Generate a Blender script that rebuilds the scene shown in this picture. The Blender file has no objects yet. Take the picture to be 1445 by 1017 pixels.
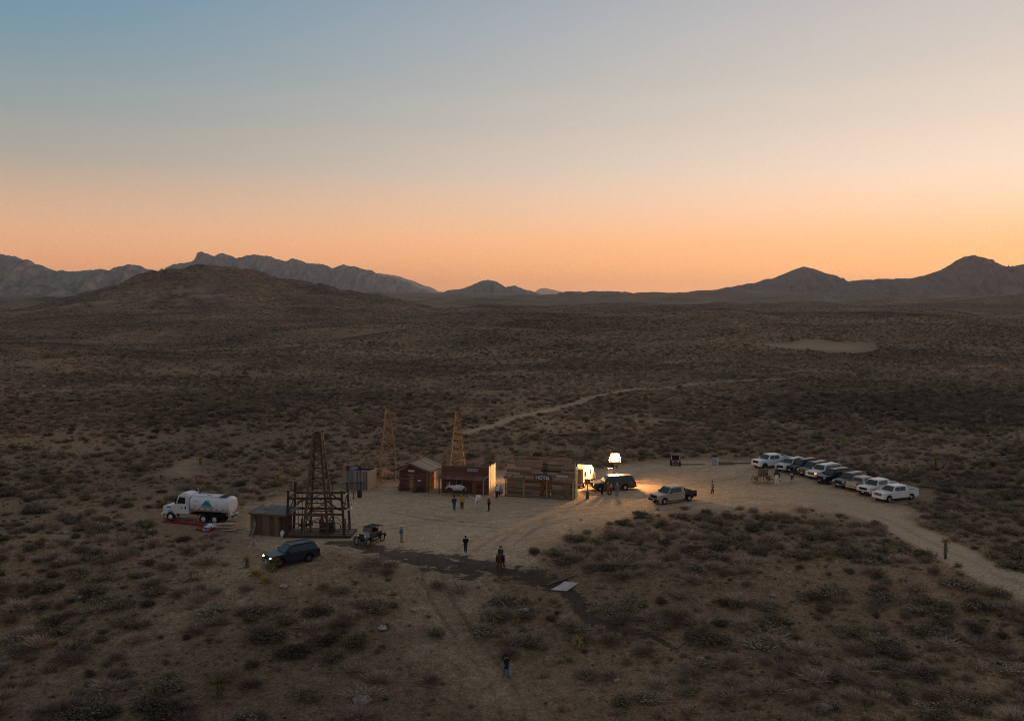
import bpy, bmesh, math, random
import numpy as np
from mathutils import Vector, Matrix

R = math.radians
sc = bpy.context.scene
COL = sc.collection
rnd = random.Random(7)

# ------------------------------------------------------------------ camera
F = 35.0 / 36.0 * 1445.0          # focal length in photo pixels
CAMZ = 25.0                       # drone height over the yard
PITCH = math.atan((508.5 - 420.0) / F)
cam = bpy.data.objects.new('camera', bpy.data.cameras.new('camera'))
COL.objects.link(cam)
cam.data.lens = 35.0
cam.data.sensor_width = 36.0
cam.data.clip_start = 0.5
cam.data.clip_end = 60000.0
cam.location = (0, 0, CAMZ)
cam.rotation_euler = (math.pi / 2 - PITCH, 0, 0)
sc.camera = cam

# ------------------------------------------------------------------ sky (dusk, sun just gone on the right)
SUN_AZ = R(44)                    # clockwise from the view axis
SUN_EL = R(2.5)
w = bpy.data.worlds.new('World'); sc.world = w; w.use_nodes = True
nt = w.node_tree; N = nt.nodes; L = nt.links
bg = N['Background']
sky = N.new('ShaderNodeTexSky'); sky.sky_type = 'NISHITA'; sky.sun_disc = False
sky.sun_elevation = SUN_EL; sky.sun_rotation = SUN_AZ
sky.altitude = 1200; sky.air_density = 1.0; sky.dust_density = 1.2; sky.ozone_density = 1.6
tc = N.new('ShaderNodeTexCoord')
sep = N.new('ShaderNodeSeparateXYZ'); L.new(tc.outputs['Generated'], sep.inputs[0])
def wmath(op, a, b=None, clamp=False):
    n = N.new('ShaderNodeMath'); n.operation = op; n.use_clamp = clamp
    for i, v in enumerate((a, b)):
        if v is None: continue
        if isinstance(v, (int, float)): n.inputs[i].default_value = v
        else: L.new(v, n.inputs[i])
    return n.outputs[0]
def ramp(stops, fac):
    n = N.new('ShaderNodeValToRGB'); n.color_ramp.interpolation = 'CARDINAL'
    el = n.color_ramp.elements
    while len(el) > 1: el.remove(el[-1])
    for i, (p, c) in enumerate(stops):
        e = el[0] if i == 0 else el.new(p)
        e.position = p; e.color = (*c, 1)
    L.new(fac, n.inputs[0]); return n.outputs[0]
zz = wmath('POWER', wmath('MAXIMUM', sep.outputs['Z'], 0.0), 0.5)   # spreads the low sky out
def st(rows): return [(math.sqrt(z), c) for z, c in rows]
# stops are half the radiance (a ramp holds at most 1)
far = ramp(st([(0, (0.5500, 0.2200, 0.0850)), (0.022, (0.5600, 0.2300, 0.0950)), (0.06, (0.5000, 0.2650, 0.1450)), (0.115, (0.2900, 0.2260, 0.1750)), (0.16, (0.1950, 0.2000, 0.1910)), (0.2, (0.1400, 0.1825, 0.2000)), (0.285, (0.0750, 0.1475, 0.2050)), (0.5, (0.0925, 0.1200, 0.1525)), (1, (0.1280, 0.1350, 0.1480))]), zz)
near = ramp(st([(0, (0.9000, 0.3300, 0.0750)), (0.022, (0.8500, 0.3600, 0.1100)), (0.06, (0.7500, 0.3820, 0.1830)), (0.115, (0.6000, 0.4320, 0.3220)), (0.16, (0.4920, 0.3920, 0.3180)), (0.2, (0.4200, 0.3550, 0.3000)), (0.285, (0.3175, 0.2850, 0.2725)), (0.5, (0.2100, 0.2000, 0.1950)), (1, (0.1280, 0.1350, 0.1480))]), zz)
hl = wmath('POWER', wmath('ADD', wmath('MULTIPLY', sep.outputs['X'], sep.outputs['X']), wmath('MULTIPLY', sep.outputs['Y'], sep.outputs['Y'])), 0.5)
dt = wmath('DIVIDE', wmath('ADD', wmath('MULTIPLY', sep.outputs['X'], math.sin(SUN_AZ)), wmath('MULTIPLY', sep.outputs['Y'], math.cos(SUN_AZ))), wmath('MAXIMUM', hl, 1e-3))
side = wmath('POWER', wmath('MULTIPLY', wmath('SUBTRACT', dt, 0.27), 1.0 / 0.70, True), 1.7)
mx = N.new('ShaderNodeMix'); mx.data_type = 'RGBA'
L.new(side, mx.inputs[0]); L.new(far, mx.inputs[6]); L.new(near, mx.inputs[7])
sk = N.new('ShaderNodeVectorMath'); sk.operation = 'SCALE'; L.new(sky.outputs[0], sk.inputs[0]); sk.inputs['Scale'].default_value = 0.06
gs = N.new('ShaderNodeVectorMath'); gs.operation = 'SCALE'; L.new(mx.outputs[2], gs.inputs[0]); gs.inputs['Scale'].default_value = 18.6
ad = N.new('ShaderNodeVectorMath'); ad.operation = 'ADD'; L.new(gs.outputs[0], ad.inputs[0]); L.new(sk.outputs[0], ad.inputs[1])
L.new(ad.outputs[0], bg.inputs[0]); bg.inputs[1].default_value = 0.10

# last glow of the sun from behind the ridge on the right
sun = bpy.data.objects.new('sun', bpy.data.lights.new('sun', 'SUN')); COL.objects.link(sun)
sun.data.energy = 0.4; sun.data.angle = R(14); sun.data.color = (1.0, .66, .42)
sd = Vector((math.sin(SUN_AZ) * math.cos(R(7)), math.cos(SUN_AZ) * math.cos(R(7)), math.sin(R(7))))
sun.rotation_euler = sd.to_track_quat('Z', 'Y').to_euler()

sc.view_settings.view_transform = 'Standard'; sc.view_settings.look = 'None'
sc.view_settings.exposure = 0.0; sc.view_settings.gamma = 1.0; sc.view_settings.use_curve_mapping = False
sc.cycles.max_bounces = 6; sc.cycles.diffuse_bounces = 3; sc.cycles.glossy_bounces = 3
sc.cycles.transmission_bounces = 4; sc.cycles.volume_bounces = 0; sc.cycles.transparent_max_bounces = 6
sc.cycles.filter_width = 1.0
sc.cycles.use_denoising = True; sc.cycles.denoiser = 'OPENIMAGEDENOISE'
sc.cycles.denoising_input_passes = 'RGB_ALBEDO_NORMAL'; sc.cycles.denoising_prefilter = 'NONE'
sc.cycles.sample_clamp_indirect = 1.2

# ------------------------------------------------------------------ materials
MATS = {}
def mat(name, col, rough=.85, metal=0.0, var=0.0, noise=None, bump=0.0, emit=0.0, spec=.2, coat=0.0):
    """var: per-object brightness spread; noise=(scale, colour2, lo, hi[, stretch])"""
    if name in MATS: return MATS[name]
    m = bpy.data.materials.new(name); m.use_nodes = True
    n = m.node_tree.nodes; l = m.node_tree.links; b = n['Principled BSDF']
    b.inputs['Base Color'].default_value = (*col, 1); b.inputs['Roughness'].default_value = rough
    b.inputs['Metallic'].default_value = metal; b.inputs['Specular IOR Level'].default_value = spec
    b.inputs['Coat Weight'].default_value = coat
    if emit:
        b.inputs['Emission Color'].default_value = (*col, 1); b.inputs['Emission Strength'].default_value = emit
    out = None
    if noise:
        t = n.new('ShaderNodeTexCoord'); mp = n.new('ShaderNodeMapping'); l.new(t.outputs['Object'], mp.inputs[0])
        if len(noise) > 4: mp.inputs['Scale'].default_value = noise[4]
        oi = n.new('ShaderNodeObjectInfo'); l.new(oi.outputs['Random'], mp.inputs['Location'])
        nz = n.new('ShaderNodeTexNoise'); nz.inputs['Scale'].default_value = noise[0]; nz.inputs['Detail'].default_value = 5
        l.new(mp.outputs[0], nz.inputs[0])
        cr = n.new('ShaderNodeValToRGB'); e = cr.color_ramp.elements
        e[0].position = noise[2]; e[0].color = (*col, 1); e[1].position = noise[3]; e[1].color = (*noise[1], 1)
        l.new(nz.outputs[0], cr.inputs[0]); out = cr.outputs[0]
        if bump:
            bp = n.new('ShaderNodeBump'); bp.inputs['Strength'].default_value = bump; bp.inputs['Distance'].default_value = .03
            l.new(nz.outputs[0], bp.inputs['Height']); l.new(bp.outputs[0], b.inputs['Normal'])
    if var:
        oi = n.new('ShaderNodeObjectInfo')
        mr = n.new('ShaderNodeMapRange'); mr.inputs[3].default_value = 1 - var; mr.inputs[4].default_value = 1 + var
        l.new(oi.outputs['Random'], mr.inputs[0])
        vm = n.new('ShaderNodeVectorMath'); vm.operation = 'SCALE'
        if out: l.new(out, vm.inputs[0])
        else: vm.inputs[0].default_value = col
        l.new(mr.outputs[0], vm.inputs['Scale']); out = vm.outputs[0]
    if out: l.new(out, b.inputs['Base Color'])
    MATS[name] = m
    return m

# ------------------------------------------------------------------ mesh helpers
def tag(o, label=None, cat=None, group=None, kind=None):
    if label: o['label'] = label
    if cat: o['category'] = cat
    if group: o['group'] = group
    if kind: o['kind'] = kind
    return o
def empty(name, loc=(0, 0, 0), rz=0.0, label=None, cat=None, group=None):
    o = bpy.data.objects.new(name, None); COL.objects.link(o)
    o.location = loc; o.rotation_euler = (0, 0, rz); o.empty_display_size = .2
    return tag(o, label, cat, group)
def link(name, me, m=None, parent=None):
    o = bpy.data.objects.new(name, me); COL.objects.link(o)
    if m is not None and not me.materials: me.materials.append(m)
    o.parent = parent
    return o
class MB:
    def __init__(s): s.v = []; s.f = []
    def add(s, v, f):
        k = len(s.v); s.v += [tuple(p) for p in v]; s.f += [tuple(i + k for i in q) for q in f]; return s
    def box(s, c, d, rot=None):
        x, y, z = d[0] / 2, d[1] / 2, d[2] / 2
        P = [Vector(p) for p in ((-x,-y,-z),(x,-y,-z),(x,y,-z),(-x,y,-z),(-x,-y,z),(x,-y,z),(x,y,z),(-x,y,z))]
        if rot is not None: P = [rot @ p for p in P]
        c = Vector(c)
        return s.add([p + c for p in P], [(3,2,1,0),(4,5,6,7),(0,1,5,4),(1,2,6,5),(2,3,7,6),(3,0,4,7)])
    def beam(s, p, q, w, h=None, up=(0, 0, 1)):
        p, q = Vector(p), Vector(q); d = q - p
        if d.length < 1e-5: return s
        z = d.normalized(); u = Vector(up)
        if abs(z.dot(u)) > .98: u = Vector((0, 1, 0))
        x = u.cross(z).normalized(); y = z.cross(x)
        return s.box((p + q) / 2, (w, h or w, d.length), Matrix((x, y, z)).transposed())
    def cyl(s, p, q, r, r2=None, n=10, cap=True):
        p, q = Vector(p), Vector(q); z = (q - p).normalized()
        u = Vector((0, 0, 1)) if abs(z.z) < .9 else Vector((1, 0, 0))
        x = u.cross(z).normalized(); y = z.cross(x); r2 = r if r2 is None else r2
        v = []; f = []
        for i in range(n):
            a = 2 * math.pi * i / n; e = x * math.cos(a) + y * math.sin(a)
            v += [p + e * r, q + e * r2]
        for i in range(n):
            j = (i + 1) % n; f.append((2*i, 2*j, 2*j+1, 2*i+1))
        if cap: f += [tuple(2*i for i in range(n))[::-1], tuple(2*i+1 for i in range(n))]
        return s.add(v, f)
    def tube(s, pts, r, n=6):
        for a, b in zip(pts[:-1], pts[1:]): s.cyl(a, b, r, n=n)
        return s
    def prism(s, poly, a, b, axis='y'):
        """poly: 2D points; extruded from a to b along axis ('y': poly is x,z; 'x': poly is y,z; 'z': poly is x,y)"""
        def P(u, v, t): return {'y': (u, t, v), 'x': (t, u, v), 'z': (u, v, t)}[axis]
        n = len(poly)
        v = [P(*p, a) for p in poly] + [P(*p, b) for p in poly]
        f = [tuple(range(n)), tuple(range(2*n-1, n-1, -1))] + [(i, i + n, (i+1) % n + n, (i+1) % n) for i in range(n)]
        return s.add(v, f)
    def ball(s, c, r, nu=10, nv=7):
        c = Vector(c); r = (r, r, r) if isinstance(r, (int, float)) else r
        v = [(c.x, c.y, c.z - r[2])]; f = []
        for j in range(1, nv):
            t = -math.pi/2 + math.pi * j / nv
            for i in range(nu):
                a = 2*math.pi*i/nu
                v.append((c.x + r[0]*math.cos(t)*math.cos(a), c.y + r[1]*math.cos(t)*math.sin(a), c.z + r[2]*math.sin(t)))
        v.append((c.x, c.y, c.z + r[2]))
        for i in range(nu):
            k = (i+1) % nu
            f.append((0, 1+k, 1+i))
            for j in range(nv-2): f.append((1+j*nu+i, 1+j*nu+k, 1+(j+1)*nu+k, 1+(j+1)*nu+i))
            f.append((1+(nv-2)*nu+i, 1+(nv-2)*nu+k, len(v)-1))
        return s.add(v, f)
    def lathe(s, prof, c=(0, 0, 0), axis='z', n=16):
        """prof: (r, t) along the axis, closed ends where r=0"""
        c = Vector(c); v = []; f = []
        for r, t in prof:
            for i in range(n):
                a = 2*math.pi*i/n; x, y = r*math.cos(a), r*math.sin(a)
                v.append(c + Vector({'z': (x, y, t), 'y': (x, t, y), 'x': (t, x, y)}[axis]))
        for j in range(len(prof)-1):
            for i in range(n):
                k = (i+1) % n; f.append((j*n+i, j*n+k, (j+1)*n+k, (j+1)*n+i))
        return s.add(v, f)
    def mesh(s, name, smooth=False):
        me = bpy.data.meshes.new(name); me.from_pydata(s.v, [], s.f); me.validate()
        bm = bmesh.new(); bm.from_mesh(me)
        bmesh.ops.recalc_face_normals(bm, faces=bm.faces); bm.to_mesh(me); bm.free()
        if smooth: me.polygons.foreach_set('use_smooth', [True] * len(me.polygons))
        return me
    def build(s, name, m, parent=None, smooth=False, bevel=0.0, seg=2):
        o = link(name, s.mesh(name, smooth), m, parent)
        if bevel:
            b = o.modifiers.new('edge', 'BEVEL'); b.width = bevel; b.segments = seg; b.limit_method = 'ANGLE'; b.angle_limit = R(35)
        return o
_unit = {}
def piece(name, m, parent, p, q, wd, ht=None, up=(0, 0, 1)):
    """a stick or board from p to q: shares one unit box per material"""
    if m.name not in _unit:
        me = MB().box((0, 0, 0), (1, 1, 1)).mesh('board_' + m.name); me.materials.append(m); _unit[m.name] = me
    p, q = Vector(p), Vector(q); d = q - p; z = d.normalized(); u = Vector(up)
    if abs(z.dot(u)) > .98: u = Vector((0, 1, 0))
    x = u.cross(z).normalized(); y = z.cross(x)
    o = bpy.data.objects.new(name, _unit[m.name]); COL.objects.link(o); o.parent = parent
    o.matrix_local = Matrix.Translation((p + q) / 2) @ Matrix((x, y, z)).transposed().to_4x4() @ Matrix.Diagonal((wd, ht or wd, d.length, 1))
    return o

# ------------------------------------------------------------------ terrain function
_perm = np.random.RandomState(3).rand(512, 512)
def vnoise(x, y):
    xi = np.floor(x).astype(int); yi = np.floor(y).astype(int); fx = x - xi; fy = y - yi
    fx = fx*fx*fx*(fx*(fx*6-15)+10); fy = fy*fy*fy*(fy*(fy*6-15)+10)
    a = _perm[xi & 511, yi & 511]; b = _perm[(xi+1) & 511, yi & 511]; c = _perm[xi & 511, (yi+1) & 511]; d = _perm[(xi+1) & 511, (yi+1) & 511]
    return (a*(1-fx)+b*fx)*(1-fy) + (c*(1-fx)+d*fx)*fy - .5
def fbm(x, y, o=4, ox=0.0):
    s = 0; a = 1.0
    for i in range(o):
        s = s + a * vnoise(x + ox + 17.3*i, y - ox + 9.1*i); x = x*2.03; y = y*2.03; a *= .5
    return s
def sstep(a, b, x):
    t = np.clip((x - a) / (b - a), 0, 1); return t*t*(3-2*t)
def interp(xs, tab):
    t = np.array(tab, float); return np.interp(xs, t[:, 0], t[:, 1])
HILL = [(-400, 470), (-120, 458), (0, 445), (70, 424), (130, 408), (170, 396), (200, 383), (215, 378), (245, 375), (285, 372), (330, 376), (380, 384), (430, 396), (465, 402),
        (500, 407), (560, 420), (620, 434), (680, 448), (800, 470)]
def hz(X, Y):
    X = np.asarray(X, float); Y = np.asarray(Y, float)
    r = np.hypot(X, Y)
    px = 722.5 + F * X / np.maximum(Y, 1.0)
    # bank falling away towards the camera, with a wavy lip
    lip = 99 + 7*vnoise(X/26.0, Y/60.0 + 3.3) - 3*np.exp(-((X+18)/14)**2) - 10*sstep(25, 55, X)
    t = np.clip(lip - Y, 0, None)
    z = -0.17 * t * sstep(0, 12, t) + .0012 * np.clip(t-25, 0, None)**2
    z = np.where(Y < 0, -0.17*40, np.maximum(z, -9.0))
    # undulation outside the yard
    off = np.maximum(np.maximum(np.abs(X-8)-52, 0), np.maximum(Y-172, 0) + np.maximum(88-Y, 0))
    und = sstep(0, 60, off)
    z = z + und * (fbm(X/38, Y/38, 3) * 1.3) + .10*fbm(X/5, Y/5, 2, 5.0) * (.35 + .65*und)
    z = z + sstep(220, 700, r) * fbm(X/230, Y/190, 4, 2.0) * 17 + sstep(900, 3500, r) * fbm(X/1100, Y/1100, 4, 4.0) * 55
    z = z + 6*sstep(350, 1500, r) + 30*sstep(2000, 7000, r)
    # the long hill on the left
    zc = CAMZ + (420 - interp(px, HILL)) / F * 1300
    up = np.clip(zc - 4, 0, None)
    prof = np.where(Y < 1300, np.exp(-((Y-1300)/235.0)**2), np.exp(-((Y-1300)/330.0)**2))
    back = (Y > 300)
    z = z*(1 - .9*np.clip(prof, 0, 1)*(up > 0)*back*sstep(0, 12, up)) + back*up*prof*(1 + .10*fbm(X/60, Y/90, 4, 8.0)) + back*prof*sstep(0, 20, up)*fbm(X/34, Y/60, 5, 1.0)*8
    # low rise on the right
    z = z + 22*np.exp(-((Y-2100)/480)**2)*sstep(960, 1420, px)*(Y > 300)
    z = z + 13*np.exp(-((Y-760)/190)**2)*sstep(880, 1050, px)*(1-sstep(1300, 1420, px))*(Y > 300)
    return z
def h1(x, y): return float(hz(np.array([x]), np.array([y]))[0])
def ray(px, py):
    u = (px - 722.5) / F; v = (508.5 - py) / F
    return Vector((u, math.cos(PITCH) + v*math.sin(PITCH), -math.sin(PITCH) + v*math.cos(PITCH)))
def G(px, py):
    """the point of the ground seen at that place of the photograph"""
    d = ray(px, py); z = 0.0; s = 0
    for _ in range(25):
        s = (z - CAMZ) / d.z; zn = h1(d.x*s, d.y*s); z = .5*z + .5*zn
    return Vector((d.x*s, d.y*s, z))

# ------------------------------------------------------------------ ground masks (bare soil, tracks, mud)
def GP(pts): return [(p.x, p.y) for p in (G(*q) for q in pts)]
def seg_dist(X, Y, poly, closed=False, widths=None):
    best = np.full(X.shape, 1e9); n = len(poly)
    for i in range(n if closed else n-1):
        ax, ay = poly[i]; bx, by = poly[(i+1) % n]; dx, dy = bx-ax, by-ay
        t = np.clip(((X-ax)*dx + (Y-ay)*dy) / (dx*dx+dy*dy+1e-9), 0, 1)
        d = np.hypot(X-ax-t*dx, Y-ay-t*dy)
        if widths: d = d / (widths[i]*(1-t) + widths[i+1]*t)
        best = np.minimum(best, d)
    return best
def inside(X, Y, poly):
    r = np.zeros(X.shape, bool); n = len(poly)
    for i in range(n):
        ax, ay = poly[i]; bx, by = poly[(i+1) % n]
        c = ((ay > Y) != (by > Y)) & (X < (bx-ax)*(Y-ay)/((by-ay) if by != ay else 1e-9) + ax)
        r ^= c
    return r
def region(X, Y, poly, soft):
    d = seg_dist(X, Y, poly, True); d = np.where(inside(X, Y, poly), d, -d)
    return np.clip(.5 + d/(2*soft), 0, 1)
YARD = GP([(330, 735), (360, 712), (410, 700), (480, 691), (560, 682), (640, 674), (720, 668), (830, 662), (900, 655), (935, 650), (1060, 651), (1120, 660), (1180, 680),
           (1240, 705), (1300, 722), (1290, 748), (1230, 728), (1130, 719), (1030, 716), (960, 722), (900, 730), (840, 740), (790, 757), (765, 780), (745, 800), (700, 815), (620, 812),
           (540, 795), (470, 782), (400, 790), (345, 775)])
SLOPE = GP([(500, 785), (600, 800), (740, 806), (700, 850), (690, 895), (740, 940), (790, 975), (700, 1005), (640, 975), (585, 930), (590, 880), (540, 830)])
LEFTB = GP([(150, 905), (330, 765), (480, 790), (520, 850), (380, 850), (300, 880), (230, 905)])
ROADR = GP([(1150, 704), (1220, 722), (1262, 737), (1302, 758), (1345, 782), (1400, 808), (1445, 826), (1510, 850), (1600, 880)])
ROADF = GP([(655, 613), (700, 599), (760, 582), (830, 562), (900, 549), (980, 541), (1050, 537), (1105, 534.5)])
CLEAR = GP([(1080, 487), (1150, 484.5), (1225, 487), (1240, 493), (1205, 499), (1160, 495), (1100, 491)])
PATCH = GP([(222, 672), (255, 657), (278, 646), (292, 650), (268, 668), (240, 674)])
MUDL = GP([(470, 766), (515, 769), (560, 780), (610, 792), (665, 801), (712, 806), (755, 815), (800, 842), (850, 876), (905, 903), (960, 925)])
MUDW = [1.0, 1.8, 2.2, 2.2, 2.1, 2.0, 1.6, 1.0, .7, .5, .35]
def masks(X, Y):
    j = fbm(X/6, Y/6, 5, 3.0)*3.4; k = fbm(X/6, Y/6, 5, 13.0)*3.4
    Xn, Yn = X + j, Y + k
    bare = np.maximum(region(Xn, Yn, YARD, 3.6), .55*region(Xn, Yn, SLOPE, 4))
    bare = np.maximum(bare, .45*region(Xn, Yn, LEFTB, 5))
    dr = seg_dist(X + .25*j, Y + .25*k, ROADR)
    road = np.clip(1.0 - np.clip((dr - 1.6)/1.3, 0, 1), 0, 1) * (1 - .6*np.exp(-(dr/.5)**2))
    df = seg_dist(X + .35*j, Y + .35*k, ROADF)
    road = np.maximum(road, .36*np.clip(1.0 - (df - .9)/1.3, 0, 1))
    far = Y > 300
    road = np.maximum(road, np.where(far, .38*region(X + 8*fbm(X/30, Y/60, 3), Y + 14*fbm(X/40, Y/50, 3, 6.), CLEAR, 8), 0))
    road = np.maximum(road, .5*region(Xn, Yn, PATCH, 2.5))
    pxx = 722.5 + F*X/np.maximum(Y, 1)
    hp = np.exp(-((pxx-250)/55)**2 - ((Y-1075)/60)**2) + .8*np.exp(-((pxx-125)/42)**2 - ((Y-1040)/45)**2)
    road = np.maximum(road, np.where(far, np.clip(hp*(.36 + 1.4*fbm(X/14, Y/22, 4, 50.)), 0, .42), 0))
    dm = seg_dist(Xn*.55 + X*.45, Yn*.55 + Y*.45, MUDL, False, MUDW)
    mud = np.clip((1.25 - dm) / .9, 0, 1)
    return np.maximum(bare, road), road, mud
TRACKS = [GP(t) for t in ([(1170, 712), (1080, 703), (1000, 706), (930, 718), (870, 720), (800, 728), (745, 745), (712, 768)], [(560, 722), (640, 735), (720, 728), (800, 718), (880, 712), (920, 702), (960, 690), (1060, 672)],
          [(470, 775), (540, 745), (610, 735), (700, 742), (760, 738)], [(600, 790), (625, 850), (665, 910), (705, 960), (720, 1010)], [(1060, 668), (1000, 680), (900, 706), (850, 712), (780, 722), (690, 755), (640, 790)],
          [(900, 660), (960, 664), (1040, 662), (1100, 668)], [(350, 765), (420, 772), (480, 778), (530, 800)])]
def ruts(X, Y):
    t = np.zeros(X.shape); j = .5*fbm(X/9, Y/9, 2, 31.)
    for p in TRACKS:
        d = seg_dist(X + j, Y + j, p); t = np.maximum(t, np.exp(-((d - .85)/.22)**2))
    return t*np.clip(.75 + 1.2*fbm(X/4, Y/4, 2, 91.), 0, 1)

# ------------------------------------------------------------------ ground sheet: polar grid, dense where the camera looks
rr = np.concatenate([[3, 12, 24, 36, 46, 54], np.arange(60, 200, .5), 200 * 1.0125 ** np.arange(0, 312)])
fine = np.arange(-36, 36.001, .115)
aa = np.radians(np.concatenate([fine, np.arange(42, 324, 6)]))
RRg, AAg = np.meshgrid(rr, aa, indexing='ij')
GX = RRg*np.sin(AAg); GY = RRg*np.cos(AAg); GZ = hz(GX, GY)
nr, na = RRg.shape
verts = np.stack([GX, GY, GZ], -1).reshape(-1, 3)
ii, jj = np.meshgrid(np.arange(nr-1), np.arange(na), indexing='ij'); j2 = (jj+1) % na
quads = np.stack([ii*na+jj, (ii+1)*na+jj, (ii+1)*na+j2, ii*na+j2], -1).reshape(-1, 4)
me = bpy.data.meshes.new('ground')
me.vertices.add(len(verts)); me.vertices.foreach_set('co', verts.ravel())
me.loops.add(quads.size); me.loops.foreach_set('vertex_index', quads[:, ::-1].ravel().astype(np.int32))
me.polygons.add(len(quads)); me.polygons.foreach_set('loop_start', np.arange(0, quads.size, 4, dtype=np.int32))
me.polygons.foreach_set('use_smooth', np.ones(len(quads), bool))
me.update(calc_edges=True)
fx, fy = GX.ravel(), GY.ravel()
mb, mr_, mm = masks(fx, fy)
mcol = np.zeros((len(fx), 4), np.float32); mcol[:, 0] = mb; mcol[:, 1] = mr_; mcol[:, 2] = mm; mcol[:, 3] = 1
nearv = (fy > 60) & (fy < 190) & (np.abs(fx) < 90); mcol[nearv, 3] = 1 - .36*ruts(fx[nearv], fy[nearv])
at = me.color_attributes.new('mask', 'FLOAT_COLOR', 'POINT'); at.data.foreach_set('color', mcol.ravel())

def ground_material():
    m = bpy.data.materials.new('desert_soil'); m.use_nodes = True
    n = m.node_tree.nodes; l = m.node_tree.links; b = n['Principled BSDF']
    b.inputs['Roughness'].default_value = .95; b.inputs['Specular IOR Level'].default_value = .12
    ge = n.new('ShaderNodeNewGeometry')
    at = n.new('ShaderNodeVertexColor'); at.layer_name = 'mask'
    sp = n.new('ShaderNodeSeparateColor'); l.new(at.outputs[0], sp.inputs[0])
    def nz(scale, det=6, rough=.6, off=0, vec=None):
        t = n.new('ShaderNodeTexNoise'); t.inputs['Scale'].default_value = scale; t.inputs['Detail'].default_value = det; t.inputs['Roughness'].default_value = rough
        mp = n.new('ShaderNodeMapping'); mp.inputs['Location'].default_value = (off, off*.7, 0); l.new(ge.outputs['Position'], mp.inputs[0]); l.new(mp.outputs[0], t.inputs[0])
        return t.outputs[0]
    def rp(fac, a, b2, lo, hi):
        c = n.new('ShaderNodeValToRGB'); e = c.color_ramp.elements
        e[0].position = lo; e[0].color = (*a, 1); e[1].position = hi; e[1].color = (*b2, 1); l.new(fac, c.inputs[0]); return c.outputs[0]
    def mix(f, a, b2, t='MIX'):
        x = n.new('ShaderNodeMix'); x.data_type = 'RGBA'; x.blend_type = t
        if isinstance(f, float): x.inputs[0].default_value = f
        else: l.new(f, x.inputs[0])
        l.new(a, x.inputs[6]); l.new(b2, x.inputs[7]); return x.outputs[2]
    def mth(op, a, b2, clamp=False):
        x = n.new('ShaderNodeMath'); x.operation = op; x.use_clamp = clamp
        for i, v in enumerate((a, b2)):
            if isinstance(v, (int, float)): x.inputs[i].default_value = v
            else: l.new(v, x.inputs[i])
        return x.outputs[0]
    big = nz(.035, 5, .6); mid = nz(.5, 6, .65, 31); fin = nz(3.2, 5, .7, 11); spk = nz(9.0, 3, .7, 71); grav = nz(1.3, 8, .8, 5)
    wild = mix(mid, rp(big, (.16, .102, .060), (.29, .186, .112), .35, .68), rp(grav, (.042, .026, .015), (.35, .225, .132), .38, .64))
    bare = mix(mid, rp(big, (.35, .245, .16), (.50, .362, .24), .35, .65), rp(grav, (.24, .166, .108), (.62, .455, .306), .38, .64))
    road = rp(fin, (.32, .236, .16), (.47, .352, .245), .3, .7)
    mud = rp(mid, (.012, .0075, .005), (.06, .038, .024), .35, .65)
    bm = mth('ADD', sp.outputs[0], mth('MULTIPLY', mth('SUBTRACT', mid, .5), .9)); bm = mth('MULTIPLY', mth('SUBTRACT', bm, .12), 1.25, True)
    c = mix(bm, wild, bare)
    tr = n.new('ShaderNodeTexNoise'); tr.inputs['Scale'].default_value = .9; tr.inputs['Detail'].default_value = 5; tr.inputs['Distortion'].default_value = 1.6
    tm = n.new('ShaderNodeMapping'); tm.inputs['Rotation'].default_value = (0, 0, -.5); tm.inputs['Scale'].default_value = (.45, .9, 1); l.new(ge.outputs['Position'], tm.inputs[0]); l.new(tm.outputs[0], tr.inputs[0])
    c = mix(mth('MULTIPLY', sp.outputs[0], .9), c, mix(1.0, c, rp(tr.outputs[0], (.88, .875, .87), (1.07, 1.06, 1.05), .40, .60), 'MULTIPLY'))
    c = mix(mth('MULTIPLY', sp.outputs[1], .85), c, road)
    mdf = mth('MULTIPLY', mth('ADD', mth('SUBTRACT', sp.outputs[2], .35), mth('MULTIPLY', mth('SUBTRACT', mth('ADD', mth('MULTIPLY', tr.outputs[0], .45), mth('MULTIPLY', mid, .55)), .5), 6.5)), 3.0, True)
    c = mix(mth('MULTIPLY', mth('MULTIPLY', mdf, .93), mth('MULTIPLY', sp.outputs[2], 3.0, True)), c, mud)
    lf = n.new('ShaderNodeVectorMath'); lf.operation = 'SCALE'; l.new(c, lf.inputs[0]); l.new(at.outputs[1], lf.inputs['Scale']); c = lf.outputs[0]
    rg = mth('SUBTRACT', .95, mth('MULTIPLY', mth('MULTIPLY', mdf, mth('MULTIPLY', sp.outputs[2], 3.0, True)), .33)); l.new(rg, b.inputs['Roughness'])
    # litter, pebbles and dry tufts too small to be built
    dark = mth('MULTIPLY', mth('SUBTRACT', .47, fin), 7.0, True)
    sh = n.new('ShaderNodeRGB'); sh.outputs[0].default_value = (.055, .039, .027, 1)
    c = mix(mth('MULTIPLY', dark, mth('SUBTRACT', .72, mth('MULTIPLY', sp.outputs[0], .48))), c, sh.outputs[0])
    pale = n.new('ShaderNodeRGB'); pale.outputs[0].default_value = (.30, .25, .20, 1)
    c = mix(mth('MULTIPLY', mth('SUBTRACT', spk, .58), 4.0, True), c, pale.outputs[0])
    # scrub cover far out, where single bushes are below a pixel: brown with darker and greyer drifts
    vo = n.new('ShaderNodeTexVoronoi'); vo.inputs['Scale'].default_value = .22; l.new(ge.outputs['Position'], vo.inputs[0])
    farb = rp(nz(.12, 8, .75, 3), (.045, .029, .019), (.245, .155, .097), .40, .62)
    drift = rp(nz(.006, 6, .6, 8), (.6, .6, .62), (1.25, 1.18, 1.1), .36, .66)
    farb = mix(1.0, farb, drift, 'MULTIPLY')
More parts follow.
